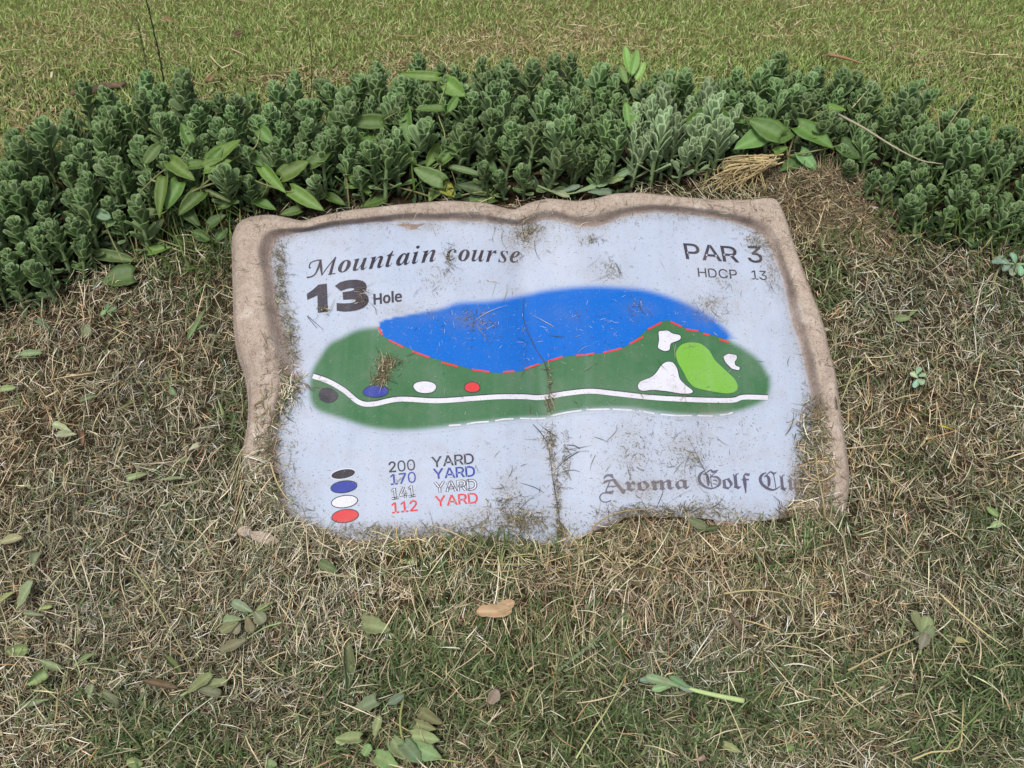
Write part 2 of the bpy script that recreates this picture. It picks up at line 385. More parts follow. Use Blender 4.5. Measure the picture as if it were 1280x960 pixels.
# stone rim: strip from the page edge up over the rolled border and down the outside
def stone_mat():
    m, n, b = newmat('cast_stone_tan', .85, .2)
    co = n.nodes.new('ShaderNodeTexCoord').outputs['Object']
    c = mixc(n, noisen(n, co, 9, 6, .65), srgb(164, 148, 136), srgb(204, 188, 174))
    c = mixc(n, ramp(n, noisen(n, co, 45, 8, .75), [(.45, 0.0), (.68, .6)]), c, srgb(146, 128, 116))
    c = mixc(n, ramp(n, noisen(n, co, 20, 6, .65), [(.55, 0.0), (.68, .7)]), c, srgb(216, 206, 196))
    c = mixc(n, ramp(n, noisen(n, co, 170, 5, .7), [(.5, 0.0), (.7, .5)]), c, srgb(128, 112, 98))
    c = mixc(n, ramp(n, noisen(n, co, 420, 3, .6), [(.58, 0.0), (.66, .7)]), c, srgb(98, 84, 72))
    c = mixc(n, ramp(n, noisen(n, co, 4, 7, .75, 1.5), [(.492, 0.0), (.5, .0), (.504, .45), (.508, .0), (.52, .0)]), c, srgb(90, 76, 66))
    at = N(n, 'ShaderNodeAttribute', attribute_name='dirt_shade').outputs['Fac']
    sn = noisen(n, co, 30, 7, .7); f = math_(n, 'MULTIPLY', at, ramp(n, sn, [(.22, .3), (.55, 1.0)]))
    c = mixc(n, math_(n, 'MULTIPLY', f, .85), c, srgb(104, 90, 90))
    pn = N(n, 'ShaderNodeAttribute', attribute_name='paint').outputs['Fac']
    c = mixc(n, math_(n, 'MULTIPLY', pn, ramp(n, noisen(n, co, 50, 5, .7), [(.3, .35), (.65, 1.0)])), c, srgb(176, 184, 202))
    n.links.new(c, b.inputs['Base Color'])
    h = mixc(n, .45, noisen(n, co, 55, 6, .7), noisen(n, co, 420, 4, .6)); bumpn(n, b, h, .0045, .9); return m
M_STONE = stone_mat()
PROF = [(0, 0, 0), (.09, .0012, 0), (.20, .005, 0), (.29, .0105, 0), (.36, .0155, 0), (.41, .0185, 0), (.46, .0202, 0), (.55, .0212, 0), (.68, .0218, 0), (.80, .022, 0), (.92, .0218, 0), (.975, .0208, 0), (1.0, .0185, 0)]
rows = []; soil_shade = []; pnt = []
tt = np.arange(NL)
bot = np.clip((OUT[:, 1] - 560) / 110, 0, 1) * np.clip(1 - (OUT[:, 0] - 1000) / 60, 0, 1)      # buried toward the foot
kH = 1 - .8 * bot
wig = 1 + .22 * (nz(tt / NL * 60, 0 * tt, 1, 5) - .5) * 2
for r, h, _ in PROF:
    rr = r * wig if 0 < r < .9 else r * np.ones(NL); rr = np.clip(rr, 0, 1)
    px = INN[:, 0] * (1 - rr) + OUT[:, 0] * rr; py = INN[:, 1] * (1 - rr) + OUT[:, 1] * rr
    jit = (nz(px, py, 22, 18) - .5) * .004 * (1 if 0 < r < .99 else 0) + (nz(px, py, 14, 8) - .5) * .005 * (1 if 0 < r < .99 else 0) + (nz(px, py, 5, 9) - .5) * .002 * (1 if 0 < r < .99 else 0)
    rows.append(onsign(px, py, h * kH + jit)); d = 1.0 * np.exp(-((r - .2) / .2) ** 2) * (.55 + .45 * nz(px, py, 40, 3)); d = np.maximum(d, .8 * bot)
    soil_shade.append(d); pnt.append(np.full(NL, max(0, 1 - r / .10)))
top = rows[-1]; tang = np.roll(top, -1, 0) - np.roll(top, 1, 0); tang /= np.linalg.norm(tang, axis=1)[:, None]
outw = np.cross(tang, S_N); cen = top.mean(0); sgnm = np.sign(((top - cen) * outw).sum(1).mean()); outw *= sgnm
left = np.clip((400 - OUT[:, 0]) / 60, 0, 1)
for k in range(1, 17):                                # the block's side, cast with the leaves of the book
    dn = .0055 * k; o = (-.0016 if k % 3 == 0 else .0022) + left * .020 * (1 - math.exp(-k / 3.0)) + .002
    rows.append(top - S_N * (dn + .008 * 0) + outw * np.asarray(o)[..., None] if np.ndim(o) else top - S_N * dn + outw * o); soil_shade.append(np.full(NL, 1.0 if k % 3 == 0 else .25 + .02 * k)); pnt.append(np.zeros(NL))  # every third row darkened: groove shade put into the colour, along with soil
V = np.concatenate(rows) - SB; nr = len(rows); F = []
for r in range(nr - 1):
    a = r * NL + tt; b = r * NL + (tt + 1) % NL; F.append(np.stack([a, b, b + NL, a + NL], -1))
F = np.concatenate(F)
F = np.ascontiguousarray(F[:, ::-1])
rim_me = mesh('stone_frame', V, F, M_STONE, True, attrs={'dirt_shade': np.concatenate(soil_shade), 'paint': np.concatenate(pnt)}); rim_me.polygons.foreach_set('use_smooth', np.repeat(np.arange(nr - 1) < len(PROF) - 1, NL)); rim = obj('stone_frame', rim_me, sgn)
FOOTP = [(p[0], p[1]) for p in top[::4]]
# turf and cuttings have built up over the sunk foot of the stone: raise the ground there to the page, a little more beyond it
_lx = np.arange(LX0, .95, LST); _ly = np.arange(LY0, 1.75, LST); LXX, LYY = np.meshgrid(_lx, _ly, indexing='ij')
iw = onsign(INN[::3, 0], INN[::3, 1], 0.0); iwp = [(p[0], p[1]) for p in iw]
def plane_z(x, y):
    z = _p0[2] + (y - _p0[1]) * math.tan(SGN_T); P = np.stack([x, y, z], -1); return z + book(P) / math.cos(SGN_T)
pz = plane_z(LXX, LYY); ins = inpoly(LXX, LYY, iwp); dd = dseg(LXX, LYY, iwp, True); din = np.where(ins, -dd, dd)
ppx, ppy = project(np.stack([LXX, LYY, pz], -1))
wt = np.clip((ppy - 618) / 34, 0, 1) * np.clip((1075 - ppx) / 30, 0, 1) * np.clip((ppx - 300) / 30, 0, 1)
wt = np.maximum(wt, .85 * np.clip((ppy - 545) / 40, 0, 1) * np.clip((365 - ppx) / 10, 0, 1) * np.clip((ppx - 285) / 25, 0, 1))
wt = wt * wt * (3 - 2 * wt) * np.clip(1 - (dd - .10) / .12, 0, 1) * (din > -.03)
tgt = pz - .004 + np.clip(din * .9 + .004, -.02, .022)
base = g(LXX, LYY)
LIFT = np.where(din > -.03, np.maximum(tgt - base, 0) * wt, 0)


# ---- the map on the page
S1, S2, S3, S4, S5 = .0006, .0010, .0014, .0018, .0022
FW = [(474, 408), (449, 411), (427, 421), (411, 430), (399, 446), (389, 464), (386, 486), (388, 502), (396, 513), (410, 519), (430, 525), (458, 534), (486, 538), (517, 538), (549, 535), (577, 531), (617, 527),
      (655, 523), (680, 523), (691, 520), (722, 514), (763, 511), (794, 512), (822, 516), (854, 519), (891, 519), (916, 516), (941, 509), (957, 500), (963, 487), (963, 472), (960, 467), (951, 452), (935, 438), (916, 427), (905, 418)]
SHORE = [(474, 408), (477, 417), (486, 424), (511, 435), (536, 446), (561, 453), (596, 463), (627, 466), (649, 464), (660, 461), (691, 449), (719, 444), (754, 441), (776, 436), (797, 422), (810, 411), (829, 401), (841, 402), (860, 411), (885, 417), (907, 424)]
PT = [(474, 408), (480, 400), (517, 392), (552, 385), (574, 378), (617, 375), (660, 367), (691, 361), (738, 357), (785, 359), (816, 364), (847, 374), (872, 385), (894, 399), (910, 414), (918, 426)]
def spl(L, n): return [tuple(p) for p in spline([np.array(p, float) for p in L], n)]
fwo = spl(FW, 150); po = spl(PT, 90); sh = spl(SHORE, 110)
def shift(L, d):                                      # move an open line sideways
    A = np.array(L, float); t = np.gradient(A, axis=0); t /= np.hypot(t[:, 0], t[:, 1])[:, None]; return [tuple(p) for p in A + d * np.stack([t[:, 1], -t[:, 0]], -1)]
fw_out = shift(fwo, 5); 
if np.hypot(fw_out[40][0] - 640, fw_out[40][1] - 450) < np.hypot(fwo[40][0] - 640, fwo[40][1] - 450): fw_out = shift(fwo, -5)
fw_poly = fw_out + [(p[0], p[1] - 5) for p in sh[::-1]]
def soft_fw(x, y):
    d = dseg(x, y, fwo); ins = inpoly(x, y, fwo + sh[::-1]) | (dseg(x, y, sh) < 6)
    s = np.where(inpoly(x, y, fwo + sh[::-1]), d, -d); s = np.where((dseg(x, y, sh) < 7) & (x < 905) & (x > 478), 9, s)
    a = np.clip((s + 4.5) / 10, 0, 1); return a * a * (3 - 2 * a)
decal('fairway_print', [[fw_poly]], F_GREEN, S1, 3.2, soft_fw)
po_out = shift(po, 6)
if po_out[45][1] > po[45][1]: po_out = shift(po, -6)
pond_poly = [sh[0]] + [p for p in po_out if p[0] > 470] + sh[::-1][:-1]
def soft_pd(x, y):
    d = dseg(x, y, po); s = np.where(inpoly(x, y, po + sh[::-1]), d, -d); k = np.clip((x - 480) / 90, .12, 1); a = np.clip((s / k + 4.5) / 10, 0, 1)
    a = a * a * (3 - 2 * a); return np.where((dseg(x, y, sh) < 7.0) & (x > 478) & (x < 903), 1.0, a)
decal('pond_print', [[pond_poly]], F_BLUE, S2, 3.2, soft_pd)
DASH = [[(473, 409), (478, 419)], [(486, 425), (504, 434)], [(515, 439), (537, 447)], [(552, 453), (572, 458)], [(590, 462), (612, 465)], [(629, 465), (643, 464)], [(656, 461), (674, 455)], [(684, 452), (703, 446)], [(720, 444.5), (743, 442)],
        [(754, 441), (777, 435.5)], [(787, 430), (804, 421)], [(810, 412), (827, 403)], [(838, 402), (852, 408.5)], [(857, 411.5), (873, 414)], [(879, 417), (887, 419)], [(899, 424), (911, 428)]]
for a, b in DASH: decal('red_dash', [[stroke([(*a, 2.3), (*b, 2.3)])]], F_RED, S3, 6)
PATHL = [(391, 470), (411, 477), (430, 488), (449, 503), (467, 505), (499, 499), (546, 501), (592, 498), (624, 496), (655, 496), (676, 497), (707, 492), (738, 489), (769, 492), (816, 497), (863, 499.5), (900, 500.5), (918, 500), (930, 496.5), (960, 497)]
pl = [(*p, 6.0) for p in spl(PATHL, 120)]; up_ = [(x, y - 1.6, w_ * .9) for x, y, w_ in pl]
def strk(L): 
    A = np.array(L, float); t = np.gradient(A[:, :2], axis=0); t /= np.hypot(t[:, 0], t[:, 1])[:, None] + 1e-9; nn = np.stack([-t[:, 1], t[:, 0]], -1) * A[:, 2:3] / 2
    return [tuple(p) for p in A[:, :2] + nn] + [tuple(p) for p in (A[:, :2] - nn)[::-1]]
b_ = decal('path_line', [[strk(pl)]], F_WHITE, S4, 8); decal('outline', [[strk(up_)]], F_LINE, S3, 8, parent=b_)
WL = [[(561, 532), (576, 531)], [(583, 530), (596, 528), (611, 527)], [(619, 526), (630, 524), (642, 523.5)], [(650, 523), (666, 523.5), (682, 523)], [(688, 520), (706, 516), (727, 513)], [(733, 512), (762, 511.5)], [(766, 511.5), (793, 513)], [(799, 513.5), (818, 517)], [(826, 518), (845, 519.5), (865, 519.5)], [(872, 519.5), (891, 520)], [(899, 519), (908, 518), (916, 515.5)]]
for L in WL: decal('boundary_dash', [[stroke([(*p, 2.0) for p in L])]], F_WHITE, S3, 6)
GREEN = [(844, 442), (847, 435), (852, 430), (860, 428), (868, 428), (876, 429), (887, 438), (893, 450), (907, 463), (919, 474), (923, 483), (922, 488), (917, 491), (907, 492), (888, 489), (869, 485), (860, 477), (855, 466), (847, 453)]
gl = sm(GREEN, 70); decal('putting_green_print', [[gl]], F_LIME, S4, 7)
BK = [[(823, 414), (835, 413), (840, 417), (851, 419), (851, 424), (844, 427), (838, 429), (837, 438), (830, 439), (822, 435), (824, 425)],
      [(832, 452), (841, 452), (847, 461), (849, 474), (860, 484), (868, 489), (865, 492), (851, 492), (835, 489), (816, 487), (801, 489), (796, 484), (799, 477), (816, 471), (822, 464), (826, 457)],
      [(904, 446), (910, 442), (921, 444), (921, 449), (918, 452), (919, 457), (925, 459), (924, 463), (915, 461), (907, 453)]]
for L in BK:
    l2 = sm(L, 60); b_ = decal('bunker_print', [[l2]], F_WHITE, S4, 8); decal('outline', [[grow(l2, .9)]], F_LINE, S3, 8, parent=b_)
for nm, (cx, cy, rx, ry, an), mt in (('black', (410, 494, 11.5, 8.3, 5), F_BLACK), ('blue', (470, 489, 15.5, 7.2, -5), F_INKB), ('white', (531, 484, 14, 7.6, 2), F_WHITE), ('red', (590.3, 484, 9.2, 6.2, 2), F_RED)):
    e = ell(cx, cy, rx, ry, an, 30, .04); b_ = decal('tee_mark', [[e]], mt, S4, 8, label=nm + ' oval tee mark on the map'); decal('outline', [[grow(e, 1.0)]], F_LINE, S3, 8, parent=b_)
for nm, (cx, cy, rx, ry, an), mt, ot in (('black', (429, 592.5, 15, 5.6, -10), F_BLACK, F_WHITE), ('blue', (429.8, 608.5, 16, 6.8, -8), F_INKB, F_LINE), ('white', (430.6, 627, 16, 7.0, -8), F_WHITE, F_LINE), ('red', (431.5, 645, 16.3, 7.6, -8), F_RED, F_LINE)):
    e = ell(cx, cy, rx, ry, an, 30); b_ = decal('key_mark', [[e]], mt, S2, 8, label=nm + ' oval in the yardage key'); decal('outline', [[grow(e, 1.1)]], ot, S1, 8, parent=b_)

